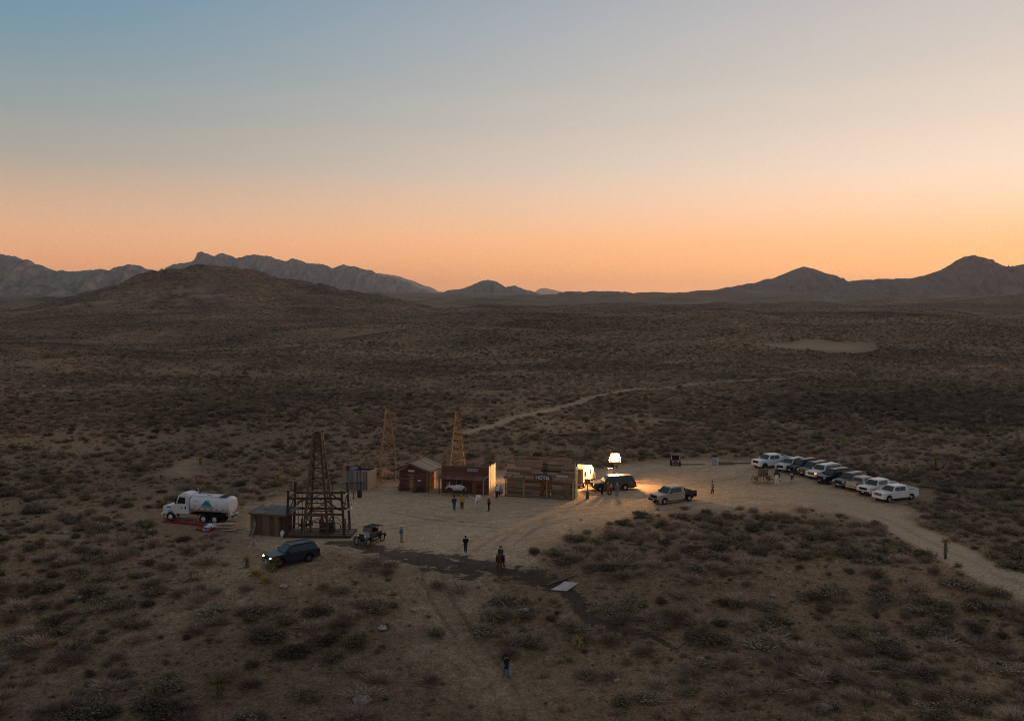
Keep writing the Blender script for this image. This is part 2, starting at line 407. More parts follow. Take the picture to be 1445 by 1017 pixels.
    ln = n.new('ShaderNodeVectorMath'); ln.operation = 'LENGTH'; l.new(ge.outputs['Position'], ln.inputs[0])
    ff = mth('MULTIPLY', mth('SUBTRACT', ln.outputs['Value'], 450.0), 1/700.0, True)
    ff = mth('MULTIPLY', ff, mth('SUBTRACT', 1.0, mth('MULTIPLY', sp.outputs[1], 1.2, True)))
    c = mix(mth('MULTIPLY', ff, .85), c, farb)
    gv = rp(nz(5.5, 8, .8, 17), (.55, .54, .53), (1.5, 1.48, 1.45), .38, .62); c = mix(1.0, c, gv, 'MULTIPLY')
    pt = rp(nz(.011, 5, .55, 123), (.68, .69, .72), (1.36, 1.32, 1.27), .36, .64)
    wv = mth('SUBTRACT', 1.0, mth('MULTIPLY', sp.outputs[0], .8))
    c = mix(wv, c, mix(1.0, c, pt, 'MULTIPLY'))
    l.new(c, b.inputs['Base Color'])
    bp = n.new('ShaderNodeBump'); bp.inputs['Strength'].default_value = .7; bp.inputs['Distance'].default_value = .12
    l.new(mth('ADD', mth('MULTIPLY', mid, 1.4), mth('MULTIPLY', fin, .5)), bp.inputs['Height']); l.new(bp.outputs[0], b.inputs['Normal'])
    return m
me.materials.append(ground_material())
tag(link('ground', me), 'brown desert ground with bare sandy yard and dirt tracks', 'ground', kind='structure')

# ------------------------------------------------------------------ far mountains: ridges with real depth
def mountain(name, crest, D, depth, label, col, rock, seed, foot=0.0, rough=1.0, jag=.3):
    """crest: (photo x, photo y) of the skyline; D distance of the crest line, depth half width of the range"""
    xs = np.array([c[0] for c in crest], float)
    n = 420; m2 = 121
    px = np.linspace(xs.min(), xs.max(), n)
    v = np.linspace(-1, 1, m2)
    PX, V = np.meshgrid(px, v, indexing='ij')
    Yc = D*(1 + .06*np.sin(PX/170 + seed)); Y = Yc + V*depth
    X = (PX - 722.5)/F*Yc + 0*V
    zc = CAMZ + (420 - interp(PX, crest))/F*Yc
    s = depth/20.0
    zc = zc + jag*(D/F)*(fbm(PX/11, PX*0+seed, 5, seed)*6.5)
    rid = np.abs(fbm(X/(s*1.5) + seed, Y/(s*3.4), 5, seed))*2
    spur = np.abs(fbm(X/(s*3.2) + .25*seed, Y/(s*9.0), 3, seed + 2))*2
    prof = np.clip(1 - np.abs(V), 0, 1)**1.25
    rel = np.clip(1 - prof, 0, 1)*prof*4
    base = foot - 30.0
    Z = base + (zc - base)*np.clip(prof*(1 - rough*.75*rel*(spur + .9*rid) + rough*.26*rel), 0, 1.0)
    Z = Z - rough*rid*(zc-base)*.025*(1 - prof)
    Y = Y + rough*.18*depth*(spur - .4)*rel*np.sign(V)
    verts = np.stack([X, Y, Z], -1).reshape(-1, 3)
    ii, jj = np.meshgrid(np.arange(n-1), np.arange(m2-1), indexing='ij')
    q = np.stack([ii*m2+jj, (ii+1)*m2+jj, (ii+1)*m2+jj+1, ii*m2+jj+1], -1).reshape(-1, 4)
    me = bpy.data.meshes.new(name); me.from_pydata(verts.tolist(), [], q.tolist())
    me.polygons.foreach_set('use_smooth', [True]*len(q))
    k = mat('rock_' + label.replace(' ', '_'), col, .95, noise=(1.0/(s*.55), rock, .36, .64, (2.2, .5, .7)), spec=.1)
    return tag(link(name, me, k), label, 'mountain', kind='structure')
mountain('mountains', [(-160, 392), (-60, 372), (0, 359), (24, 362), (34, 366), (60, 374), (78, 382), (100, 384), (130, 380), (160, 380), (178, 374), (192, 374), (212, 380), (240, 388), (300, 400), (380, 425)],
         5200, 1500, 'grey mountain range behind the dark hill, with rounded peaks', (.15, .12, .10), (.32, .25, .20), 1.0, jag=.5)
mountain('mountains', [(150, 420), (210, 392), (240, 376), (262, 372), (277, 366), (281, 359), (290, 357), (305, 359), (318, 360), (336, 365), (350, 361), (372, 361), (392, 367), (412, 366), (432, 369), (450, 372), (470, 377),
          (485, 373), (505, 377), (525, 383), (545, 391), (562, 394), (580, 401), (600, 408), (625, 414), (660, 424)],
         7800, 1500, 'jagged blue-grey mountain ridge with a flat-topped block', (.15, .122, .105), (.29, .232, .19), 2.2, jag=.6)
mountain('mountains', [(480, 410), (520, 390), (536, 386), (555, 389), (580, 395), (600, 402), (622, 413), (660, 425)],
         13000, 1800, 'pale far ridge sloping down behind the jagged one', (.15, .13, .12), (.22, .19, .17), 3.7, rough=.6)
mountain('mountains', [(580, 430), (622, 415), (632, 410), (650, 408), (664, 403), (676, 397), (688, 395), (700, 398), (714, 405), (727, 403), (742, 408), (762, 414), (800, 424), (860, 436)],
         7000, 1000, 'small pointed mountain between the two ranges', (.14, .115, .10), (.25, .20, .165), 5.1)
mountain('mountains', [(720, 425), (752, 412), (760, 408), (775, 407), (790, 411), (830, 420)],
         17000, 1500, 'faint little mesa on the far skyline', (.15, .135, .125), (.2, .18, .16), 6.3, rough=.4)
mountain('mountains', [(700, 432), (760, 418), (800, 412), (850, 410), (880, 412), (925, 415), (980, 412), (1010, 409), (1040, 402), (1065, 399), (1085, 393), (1105, 386), (1120, 380), (1132, 377), (1146, 379), (1160, 384), (1180, 390),
          (1195, 397), (1215, 395), (1240, 397), (1260, 402), (1300, 410), (1380, 430)],
         4600, 900, 'long dark ridge with a notched peak', (.12, .095, .08), (.19, .15, .125), 7.9, foot=30)
mountain('mountains', [(1130, 430), (1180, 410), (1200, 399), (1225, 394), (1262, 394), (1290, 392), (1310, 386), (1330, 378), (1345, 369), (1358, 362), (1372, 360), (1384, 363), (1400, 371), (1420, 377), (1445, 373), (1480, 366),
          (1530, 372), (1600, 390), (1700, 410)],
         4000, 900, 'dark mountain with a sharp flat-tipped summit', (.12, .095, .08), (.19, .15, .125), 9.4, foot=30)

# ------------------------------------------------------------------ desert plants
def leaf_mat(name, a, b2, dead=None):
    m = bpy.data.materials.new(name); m.use_nodes = True
    n = m.node_tree.nodes; l = m.node_tree.links; b = n['Principled BSDF']
    b.inputs['Roughness'].default_value = .9; b.inputs['Specular IOR Level'].default_value = .1
    oi = n.new('ShaderNodeObjectInfo'); cr = n.new('ShaderNodeValToRGB'); e = cr.color_ramp.elements
    e[0].position = .1; e[0].color = (*a, 1); e[1].position = .9; e[1].color = (*b2, 1)
    if dead: x = e.new(.97); x.color = (*dead, 1)
    l.new(oi.outputs['Random'], cr.inputs[0])
    ge = n.new('ShaderNodeNewGeometry'); mr = n.new('ShaderNodeMapRange'); mr.inputs[3].default_value = .55; mr.inputs[4].default_value = 1.5; l.new(ge.outputs['Random Per Island'], mr.inputs[0])
    vm = n.new('ShaderNodeVectorMath'); vm.operation = 'SCALE'; l.new(cr.outputs[0], vm.inputs[0]); l.new(mr.outputs[0], vm.inputs['Scale'])
    # whole stands of scrub differ in tone
    mp = n.new('ShaderNodeMapping'); mp.inputs['Location'].default_value = (123, 86.1, 0); l.new(ge.outputs['Position'], mp.inputs[0])
    nz = n.new('ShaderNodeTexNoise'); nz.inputs['Scale'].default_value = .011; nz.inputs['Detail'].default_value = 5; nz.inputs['Roughness'].default_value = .55; l.new(mp.outputs[0], nz.inputs[0])
    c2 = n.new('ShaderNodeValToRGB'); e2 = c2.color_ramp.elements; e2[0].position = .36; e2[0].color = (.68, .69, .72, 1); e2[1].position = .64; e2[1].color = (1.36, 1.32, 1.27, 1); l.new(nz.outputs[0], c2.inputs[0])
    v2 = n.new('ShaderNodeVectorMath'); v2.operation = 'MULTIPLY'; l.new(vm.outputs[0], v2.inputs[0]); l.new(c2.outputs[0], v2.inputs[1]); l.new(v2.outputs[0], b.inputs['Base Color'])
    MATS[name] = m; return m
LM = {'dark': leaf_mat('dark_leaf', (.085, .063, .042), (.185, .139, .088)),
      'twig': leaf_mat('dry_twig', (.205, .141, .108), (.42, .294, .222)),
      'sage': leaf_mat('sage_leaf', (.165, .127, .085), (.285, .222, .15)),
      'grass': leaf_mat('dry_grass', (.29, .205, .13), (.41, .30, .192)),
      'yucca': leaf_mat('yucca_blade', (.20, .17, .06), (.34, .27, .10)),
      'bark': mat('yucca_bark', (.16, .12, .085), .95, noise=(6, (.09, .065, .05), .4, .6))}
def blade(v, f, p, d, ln, wd, bend=0.0):
    d = d.normalized(); s = d.cross(Vector((0, 0, 1)))
    s = s.normalized() if s.length > .05 else Vector((1, 0, 0))
    s = (Matrix.Rotation(rnd.uniform(0, 3.14), 3, d) @ s) * wd/2; k = len(v)
    m_ = p + d*ln*.55; t = p + d*ln + Vector((0, 0, -bend*ln))
    v += [p - s*.7, p + s*.7, m_ + s, m_ - s, t]; f += [(k, k+1, k+2, k+3), (k+3, k+2, k+4)]
def quad(v, f, c, s1, s2, n):
    n = n.normalized(); a = n.orthogonal().normalized(); a = Matrix.Rotation(rnd.uniform(0, 6.28), 3, n) @ a; b = n.cross(a); k = len(v)
    v += [c - a*s1 - b*s2*.5, c + a*s1*.4 - b*s2, c + a*s1 + b*s2*.4, c - a*s1*.3 + b*s2]; f.append((k, k+1, k+2, k+3))
def rdir(up=.0):
    while True:
        d = Vector((rnd.uniform(-1, 1), rnd.uniform(-1, 1), rnd.uniform(-1, 1)))
        if .05 < d.length < 1: d.z = abs(d.z) + up; return d.normalized()
def shrub_mesh(kind, n, seed, size=1.0):
    """unit plant: about 1 m across"""
    rnd.seed(seed); v = []; f = []
    if kind in ('dark', 'sage'):
        lobes = [(Vector((rnd.uniform(-.28, .28), rnd.uniform(-.28, .28), rnd.uniform(.10, .20))), rnd.uniform(.20, .34)) for _ in range(5)]
        for i in range(n):
            c, r = rnd.choice(lobes); d = rdir(-.25 if rnd.random() < .5 else .1)
            p = c + Vector((d.x*r, d.y*r, d.z*r*1.05))*rnd.uniform(.55, 1.12)
            if p.z < .01: p.z = rnd.uniform(.01, .1)
            s = rnd.uniform(.019, .040)*size
            quad(v, f, p, s, s*.7, d + Vector((rnd.uniform(-1, 1), rnd.uniform(-1, 1), rnd.uniform(-1, 1)))*.8)
        for i in range(n//6):
            d = rdir(.3); blade(v, f, Vector((d.x*.1, d.y*.1, 0)), d, rnd.uniform(.35, .62), .022*size)
    elif kind == 'twig':
        for i in range(n):
            d = rdir(.28); b0 = Vector((rnd.uniform(-.2, .2), rnd.uniform(-.2, .2), rnd.uniform(0, .12)))
            ln = rnd.uniform(.22, .52); blade(v, f, b0 + d*ln*.25, d + Vector((rnd.uniform(-.5, .5), rnd.uniform(-.5, .5), rnd.uniform(-.2, .4))), ln, rnd.uniform(.008, .018)*size)
    elif kind == 'grass':
        for i in range(n):
            a = rnd.uniform(0, 6.28); t = rnd.uniform(.1, 1.0); d = Vector((math.cos(a)*t, math.sin(a)*t, 1.0))
            blade(v, f, Vector((rnd.uniform(-.16, .16), rnd.uniform(-.16, .16), -.02)), d, rnd.uniform(.3, .6), rnd.uniform(.012, .02)*size, .12)
    me = bpy.data.meshes.new('plant_' + kind); me.from_pydata([tuple(p) for p in v], [], f); me.materials.append(LM[kind]); return me
def yucca_meshes(seed, trunk, heads):
    rnd.seed(seed); v = []; f = []; tb = MB()
    for k in range(heads):
        lean = Vector((rnd.uniform(-.3, .3)*(heads > 1) + rnd.uniform(-.06, .06), rnd.uniform(-.3, .3)*(heads > 1), 1)).normalized()
        h = trunk*rnd.uniform(.7, 1.0); top = lean*h
        if h > .15: tb.cyl((0, 0, -.1), top*.5, .13, .11, n=7).cyl(top*.5, top, .11, .10, n=7)
        for i in range(90):
            t = rnd.uniform(-.45, 1.0); a = rnd.uniform(0, 6.28); c = math.sqrt(max(0, 1-t*t))
            blade(v, f, top + Vector((0, 0, .05 if h > .15 else .08)), Vector((math.cos(a)*c, math.sin(a)*c, t + .12)), rnd.uniform(.38, .6), .032, .10)
        if h > .4:
            for i in range(40):   # skirt of dead blades hanging on the stem
                a = rnd.uniform(0, 6.28); z = rnd.uniform(.45, 1.0)
                blade(v, f, top*z + Vector((math.cos(a), math.sin(a), 0))*.07, Vector((math.cos(a)*.55, math.sin(a)*.55, -1)), rnd.uniform(.2, .38), .035)
    me = bpy.data.meshes.new('yucca_blades'); me.from_pydata([tuple(p) for p in v], [], f); me.materials.append(LM['yucca'])
    tm = None
    if tb.v: tm = tb.mesh('yucca_trunk'); tm.materials.append(LM['bark'])
    return me, tm
KINDS = ('dark', 'twig', 'sage', 'grass')
NEAR = {k: [shrub_mesh(k, {'dark': 560, 'twig': 400, 'sage': 520, 'grass': 200}[k], 100*i + j) for j in range(5)] for i, k in enumerate(KINDS)}
FARM = {k: [shrub_mesh(k, {'dark': 90, 'twig': 100, 'sage': 90, 'grass': 60}[k], 900 + 100*i + j, 2.0) for j in range(4)] for i, k in enumerate(KINDS)}
YUC = [yucca_meshes(500, .0, 1), yucca_meshes(501, .5, 1), yucca_meshes(502, 1.0, 1), yucca_meshes(503, .7, 2), yucca_meshes(504, 1.4, 1)]

# scatter: jittered grid by distance band; clumps from noise; nothing on the bare yard and the tracks
rs = np.random.RandomState(11)
BUILT = []          # (x, y, radius) kept clear of plants: filled as things are placed
def keepout(px, py, r): p = G(px, py); BUILT.append((p.x, p.y, r))
for q in [(237, 728, 4), (268, 730, 5), (300, 732, 5), (330, 735, 4), (265, 744, 4), (300, 746, 3), (378, 752, 4), (412, 755, 5), (450, 755, 5), (490, 755, 5), (520, 765, 4), (400, 793, 4), (425, 796, 4), (358, 770, 3), (358, 784, 3), (372, 812, 2.5), (714, 972, 3.2), (714, 990, 2.5),
          (310, 985, 2.2), (310, 1000, 2), (566, 765, 2), (657, 780, 2), (706, 806, 2.5), (714, 957, 3), (794, 824, 3.2), (720, 845, 2.5), (545, 682, 3), (646, 676, 3), (505, 690, 4), (765, 690, 7), (830, 685, 4)] + \
         [(x, 656 + (x-1060)*.2, 4.5) for x in range(1060, 1300, 22)] + [(1100, 650, 5), (1080, 656, 5), (1120, 655, 5), (1265, 690, 4.5), (1240, 684, 4.5), (1210, 678, 4.5), (1180, 670, 4.5), (1150, 662, 4.5), (950, 655, 2.5), (975, 653, 3), (1010, 652, 3), (1040, 652, 4)]:
    keepout(*q)
def scatter(y0, y1, step, keep):
    ys = np.arange(y0, y1, step); pts = []
    for y in ys:
        wx = y*.62 + 6
        x = np.arange(-wx, wx, step); pts.append(np.stack([x, np.full_like(x, y)], -1))
    p = np.concatenate(pts); p += rs.uniform(-.62, .62, p.shape)*step
    X, Y = p[:, 0], p[:, 1]
    bare, road, mud = masks(X, Y)
    c = .9*fbm(X/9, Y/9, 3, 21.0) + 1.25*fbm(X/34, Y/30, 3, 41.0)
    right = sstep(.10, .42, X/np.maximum(Y, 1))
    pr = keep*(.62 + .58*c + .26*right)
    nearb = 1 - sstep(120, 175, Y)
    pr = pr*(1 - .18*nearb*(1-right)) * np.clip(1 - 1.4*bare, 0, 1)**1.5 * (mud < .12) * (road < .12)
    ok = rs.rand(len(X)) < pr
    X, Y = X[ok], Y[ok]
    if y0 < 250:
        b = np.array(BUILT); d = np.hypot(X[:, None]-b[None, :, 0], Y[:, None]-b[None, :, 1]) - b[None, :, 2]
        ok = d.min(1) > 0; X, Y = X[ok], Y[ok]
    return X, Y
PL = []   # x, y, kind, size, variant
def add_band(y0, y1, step, keep, smin, smax, mixp):
    X, Y = scatter(y0, y1, step, keep)
    tone = fbm(X/22, Y/22, 3, 77.0)
    for x, y, t in zip(X, Y, tone):
        u = rs.rand() + .45*t
        k = 'dark' if u < mixp[0] else 'twig' if u < mixp[1] else 'sage' if u < mixp[2] else 'grass'
        s = smin + (smax-smin)*rs.rand()**1.7
        if k == 'grass': s *= .62
        if k == 'dark': s *= 1.12
        PL.append((x, y, k, s, rs.randint(0, 1000)))
add_band(58, 96, 1.2, .95, .5, 3.3, (.28, .64, .84))
add_band(96, 135, 1.15, 1.0, .5, 2.4, (.24, .58, .82))
add_band(135, 260, 1.25, 1.45, .55, 2.1, (.22, .58, .86))
add_band(260, 430, 1.5, 1.5, .7, 2.2, (.22, .60, .89))
add_band(430, 900, 2.5, 1.5, 1.1, 3.0, (.24, .62, .92))
add_band(900, 1800, 5.4, 1.4, 2.0, 5.0, (.26, .66, .94))
PX_ = np.array([p[0] for p in PL]); PY_ = np.array([p[1] for p in PL]); PZ_ = hz(PX_, PY_)
# photo position, to name the ones that show largest
sx = 722.5 + F*PX_/PY_; sy = 420 + F*(CAMZ - PZ_)/PY_
app = np.array([p[3] for p in PL])*F/PY_
seen = (sx > 4) & (sx < 1441) & (sy < 1012) & (PY_ < 180)
LAND = [(283, 730, 'the white tank truck'), (378, 745, 'the small pump shed'), (450, 750, 'the large oil derrick'), (410, 785, 'the dark blue SUV'), (706, 805, 'the rider on the brown horse'),
        (794, 824, 'the white boards lying on the ground'), (714, 945, 'the person in the long black coat'), (950, 712, 'the tan flatbed pickup'), (1335, 782, 'the dirt road at the trunked yucca'), (1262, 705, 'the nearest white pickup'),
        (1130, 716, 'the edge of the sandy yard'), (312, 975, 'the big rosette yucca'), (1150, 900, 'the stony patch on the lower slope'), (520, 765, 'the old black open car'), (880, 830, 'the dark muddy track'), (100, 860, 'the pale rock on the brown slope'),
        (540, 650, 'the back derricks'), (800, 650, 'the hotel'), (1100, 640, 'the far white pickup'), (250, 660, 'the bare earth patch')]
def where(x, y):
    d = [(math.hypot(x-a, (y-b)*1.5), a, b, nme) for a, b, nme in LAND]; d.sort(); _, a, b, nme = d[0]
    dx, dy = x-a, (y-b)*1.5
    if abs(dx) > abs(dy): rel = 'left of' if dx < 0 else 'right of'
    else: rel = 'beyond' if dy < 0 else 'below'
    return rel + ' ' + nme
WORDS = {'dark': ('dark olive bush', 'dark_shrub'), 'twig': ('dry reddish-brown twiggy bush', 'twiggy_shrub'), 'sage': ('grey-green low bush', 'sage_shrub'), 'grass': ('straw-coloured grass tuft', 'grass_tuft')}
named = set()
order = np.argsort(-app*seen)
LABELED = []
for i in order[:300]:
    x, y, k, s, vr = PL[i]; named.add(i)
    o = bpy.data.objects.new(WORDS[k][1], NEAR[k][vr % 5]); COL.objects.link(o)
    o.location = (x, y, PZ_[i] - .03); o.rotation_euler = (0, 0, vr*.37)
    o.scale = (s*(.9 + .55*((vr*7) % 10)/10), s, min(s, 1.6)*(.68 + .4*((vr*3) % 10)/10))
    sz = 'large' if s > 1.75 else 'small' if s < 1.15 and k != 'grass' else ''
    LABELED.append((o, sx[i], sy[i]))
    tag(o, ' '.join((sz + ' ' + WORDS[k][0] + ' ' + where(sx[i], sy[i])).split()), 'grass' if k == 'grass' else 'shrub', {'dark': 'dark desert bushes', 'twig': 'dry twiggy bushes', 'sage': 'grey-green bushes', 'grass': 'dry grass tufts'}[k])

ORD = ['nearest', 'second nearest', 'third nearest', 'fourth nearest', 'fifth nearest', 'sixth nearest', 'seventh nearest', 'eighth nearest', 'ninth nearest', 'tenth nearest', 'eleventh nearest', 'twelfth nearest'] + ['%dth nearest' % q for q in range(13, 60)]
_by = {}
for t in LABELED: _by.setdefault(t[0]['label'], []).append(t)
for lb, ts in _by.items():
    if len(ts) < 2: continue
    a = next((q for q in LAND if lb.endswith(q[2])), LAND[0])
    ts.sort(key=lambda t: math.hypot(t[1]-a[0], (t[2]-a[1])*1.5))
    for k, t in enumerate(ts):
        if k < 55 and len(lb.split()) <= 14: t[0]['label'] = lb + ', ' + ORD[k]
def scatter_object(name, idx, meshes, label):
    """one object of uncountable scrub: points carrying size, turn and variety, instanced by geometry nodes"""
    n = len(idx); me = bpy.data.meshes.new(name)
    co = np.stack([PX_[idx], PY_[idx], PZ_[idx] - .03], -1).astype(np.float32)
    me.vertices.add(n); me.vertices.foreach_set('co', co.ravel())
    S = np.array([PL[i][3] for i in idx]); V = np.array([PL[i][4] for i in idx])
    sc3 = np.stack([S*(.85 + .55*((V*7) % 10)/10), S, np.minimum(S, 1.8)*(.6 + .42*((V*3) % 10)/10)], -1).astype(np.float32)
    rot = np.zeros((n, 3), np.float32); rot[:, 2] = V*.37
    a = me.attributes.new('sz', 'FLOAT_VECTOR', 'POINT'); a.data.foreach_set('vector', sc3.ravel())
    a = me.attributes.new('rt', 'FLOAT_VECTOR', 'POINT'); a.data.foreach_set('vector', rot.ravel())
    a = me.attributes.new('vr', 'INT', 'POINT'); a.data.foreach_set('value', (V % len(meshes)).astype(np.int32))
    o = link(name, me)
    ng = bpy.data.node_groups.new(name, 'GeometryNodeTree')
    ng.interface.new_socket('Geometry', in_out='INPUT', socket_type='NodeSocketGeometry'); ng.interface.new_socket('Geometry', in_out='OUTPUT', socket_type='NodeSocketGeometry')
    gi = ng.nodes.new('NodeGroupInput'); go = ng.nodes.new('NodeGroupOutput')
    ip = ng.nodes.new('GeometryNodeInstanceOnPoints'); ip.inputs['Pick Instance'].default_value = True
    g2 = ng.nodes.new('GeometryNodeGeometryToInstance')
    for m_ in reversed(meshes):
        src = bpy.data.objects.new(name + '_source', m_); oi = ng.nodes.new('GeometryNodeObjectInfo'); oi.inputs['Object'].default_value = src
        ng.links.new(oi.outputs['Geometry'], g2.inputs[0])
    def at(nm, t):
        x = ng.nodes.new('GeometryNodeInputNamedAttribute'); x.data_type = t; x.inputs['Name'].default_value = nm; return [q for q in x.outputs if q.enabled and q.name == 'Attribute'][0]
    ng.links.new(gi.outputs[0], ip.inputs['Points']); ng.links.new(g2.outputs[0], ip.inputs['Instance'])
    ng.links.new(at('vr', 'INT'), ip.inputs['Instance Index']); ng.links.new(at('sz', 'FLOAT_VECTOR'), ip.inputs['Scale'])
    er = ng.nodes.new('FunctionNodeEulerToRotation'); ng.links.new(at('rt', 'FLOAT_VECTOR'), er.inputs[0]); ng.links.new(er.outputs[0], ip.inputs['Rotation'])
    ng.links.new(ip.outputs[0], go.inputs[0])
    md = o.modifiers.new('scatter', 'NODES'); md.node_group = ng
    return tag(o, label, 'scrub', kind='stuff')
_a = scatter(60, 190, .62, .75); _b = scatter(190, 400, 1.2, 1.1)
X, Y = np.concatenate([_a[0], _b[0]]), np.concatenate([_a[1], _b[1]])
_t0 = len(PL)
TUFT = [(x, y, ('grass', 'twig', 'grass', 'sage', 'dark')[rs.randint(0, 5)], rs.uniform(.18, .5)*(1.0 if y < 190 else 1.5), rs.randint(0, 1000)) for x, y in zip(X, Y)]
PL += TUFT; PX_ = np.array([p[0] for p in PL]); PY_ = np.array([p[1] for p in PL]); PZ_ = hz(PX_, PY_)
for k in KINDS:
    ti = [i for i in range(_t0, len(PL)) if PL[i][2] == k]
    scatter_object('tiny_' + WORDS[k][1] + '_cover', np.array(ti), FARM[k], 'fine low ' + WORDS[k][0] + ' cover between the bushes')
for k in KINDS:
    near_i = [i for i in range(_t0) if PL[i][2] == k and i not in named and PY_[i] < 260]
    far_i = [i for i in range(_t0) if PL[i][2] == k and PY_[i] >= 260]
    scatter_object(WORDS[k][1] + '_cover', np.array(near_i), NEAR[k], 'scattered ' + WORDS[k][0] + ' cover around the yard')
    scatter_object(WORDS[k][1] + '_far_cover', np.array(far_i), FARM[k], 'distant ' + WORDS[k][0] + ' cover across the valley')
print('plants', len(PL), 'named', len(named))

# ------------------------------------------------------------------ timber and tin
WOOD = mat('weathered_wood', (.20, .122, .077), .9, var=.5, noise=(5, (.40, .268, .178), .38, .62, (1, 1, .12)), bump=.4)
WOODD = mat('dark_timber', (.055, .038, .029), .9, var=.35, noise=(4, (.10, .07, .052), .35, .7))
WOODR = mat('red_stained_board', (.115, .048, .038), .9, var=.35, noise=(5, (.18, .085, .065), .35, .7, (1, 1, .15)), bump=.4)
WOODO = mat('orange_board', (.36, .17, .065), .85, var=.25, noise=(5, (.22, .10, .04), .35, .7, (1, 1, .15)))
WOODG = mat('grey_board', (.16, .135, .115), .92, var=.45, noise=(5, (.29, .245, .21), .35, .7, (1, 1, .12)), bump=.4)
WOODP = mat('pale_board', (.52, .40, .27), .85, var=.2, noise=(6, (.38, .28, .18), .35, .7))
DERR = mat('derrick_timber', (.085, .052, .034), .9, var=.5, noise=(5, (.17, .11, .072), .35, .7))
TIN = mat('grey_tin', (.15, .145, .14), .7, .1, var=.2, noise=(3, (.11, .09, .08), .4, .7))
RUST = mat('rusty_tin', (.15, .068, .05), .7, .2, var=.2, noise=(3, (.25, .135, .10), .4, .7))
WHITE = mat('white_paint', (.74, .73, .71), .5, noise=(4, (.60, .58, .55), .4, .8))
BLACK = mat('black', (.018, .018, .018), .6)
DKMETAL = mat('dark_iron', (.045, .04, .037), .6, .5, noise=(5, (.10, .06, .045), .45, .7))
STEEL = mat('steel', (.45, .45, .45), .4, .7)
BURLAP = mat('window_cloth', (.34, .27, .175), .9, noise=(8, (.26, .20, .13), .4, .7))

def rows_with_openings(w, z0, z1, openings):
    """free x intervals of a board course between z0 and z1"""
    cuts = [(a, b) for a, b, c, d in openings if c < z1 - .03 and d > z0 + .03]
    x = 0.0; out = []
    for a, b in sorted(cuts):
        if a > x + .05: out.append((x, a))
        x = max(x, b)
    if x < w - .05: out.append((x, w))
    return out
def board_wall(parent, o, u, w, h, m, course=.3, openings=(), thick=.045, vertical=False, seed=0, ragged=0.0, out=None, name='wall'):
    """a part 'wall' (dark backing sheet) carrying boards as pieces. o: base corner, u: unit direction along, boards on the side 'out'"""
    r = random.Random(seed); o = Vector(o); u = Vector(u).normalized(); nrm = Vector(out) if out else u.cross(Vector((0, 0, 1)))
    back = MB()
    zs = sorted({0.0, h} | {max(0, min(h, z)) for a, b, c, d in openings for z in (c, d)})
    for z0, z1 in zip(zs[:-1], zs[1:]):
        for a, b in rows_with_openings(w, z0, z1, openings):
            back.box(o + u*(a+b)/2 + Vector((0, 0, (z0+z1)/2)) - nrm*.04, (b-a, .03, z1-z0), Matrix((u, nrm, Vector((0, 0, 1)))).transposed())
    wall = back.build(name, WOODD, parent)
    if not vertical:
        z = 0.0; k = 0
        while z < h - .08:
            c = min(course*r.uniform(.85, 1.15), h - z)
            for a, b in rows_with_openings(w, z, z + c, openings):
                x = a
                while x < b - .06:
                    ln = r.uniform(1.6, 3.6); e = min(b, x + ln)
                    if b - e < .5: e = b
                    if r.random() > ragged:
                        j = r.uniform(0, .022)
                        piece('plank', m, wall, o + u*(x + .006) + Vector((0, 0, z + c/2)) + nrm*j, o + u*(e - .006) + Vector((0, 0, z + c/2 + r.uniform(-.012, .012))) + nrm*j, thick, c - .018)
                    x = e
            z += c; k += 1
    else:
        x = 0.0
        while x < w - .03:
            c = min(course*r.uniform(.75, 1.25), w - x)
            free = [(0.0, h)]
            for a, b, c0, d0 in openings:
                if a < x + c - .02 and b > x + .02: free = [(p, q) for p, q in ((0.0, c0), (d0, h)) if q - p > .1]
            for p, q in free:
                j = r.uniform(0, .02); top = q + (r.uniform(-.08, .05) if q == h else 0)
                piece('plank', m, wall, o + u*(x + c/2) + Vector((0, 0, p)) + nrm*j, o + u*(x + c/2) + Vector((0, 0, top)) + nrm*j, c - .012, thick, up=nrm)
            x += c
    return wall
def text(name, s, m, parent, loc, rot, size, ext=.012):
    cu = bpy.data.curves.new(name, 'FONT'); cu.body = s; cu.size = size; cu.extrude = ext; cu.offset = size*.012; cu.align_x = 'CENTER'; cu.align_y = 'CENTER'
    cu.materials.append(m); o = bpy.data.objects.new(name, cu); COL.objects.link(o); o.parent = parent; o.location = loc; o.rotation_euler = rot
    me = bpy.data.meshes.new_from_object(o); bpy.data.objects.remove(o); q = link(name, me, m, parent); q.location = loc; q.rotation_euler = rot
    return q
def root_between(name, pa, pb, label, cat):
    """a thing whose local x axis runs from one photo point of its front to another; local -y faces the camera"""
    a, b = G(*pa), G(*pb); d = b - a
    e = empty(name, (a.x, a.y, min(a.z, b.z) - .03), math.atan2(d.y, d.x), label, cat)
    return e, Vector((d.x, d.y)).length
FRONT = Vector((0, -1, 0))

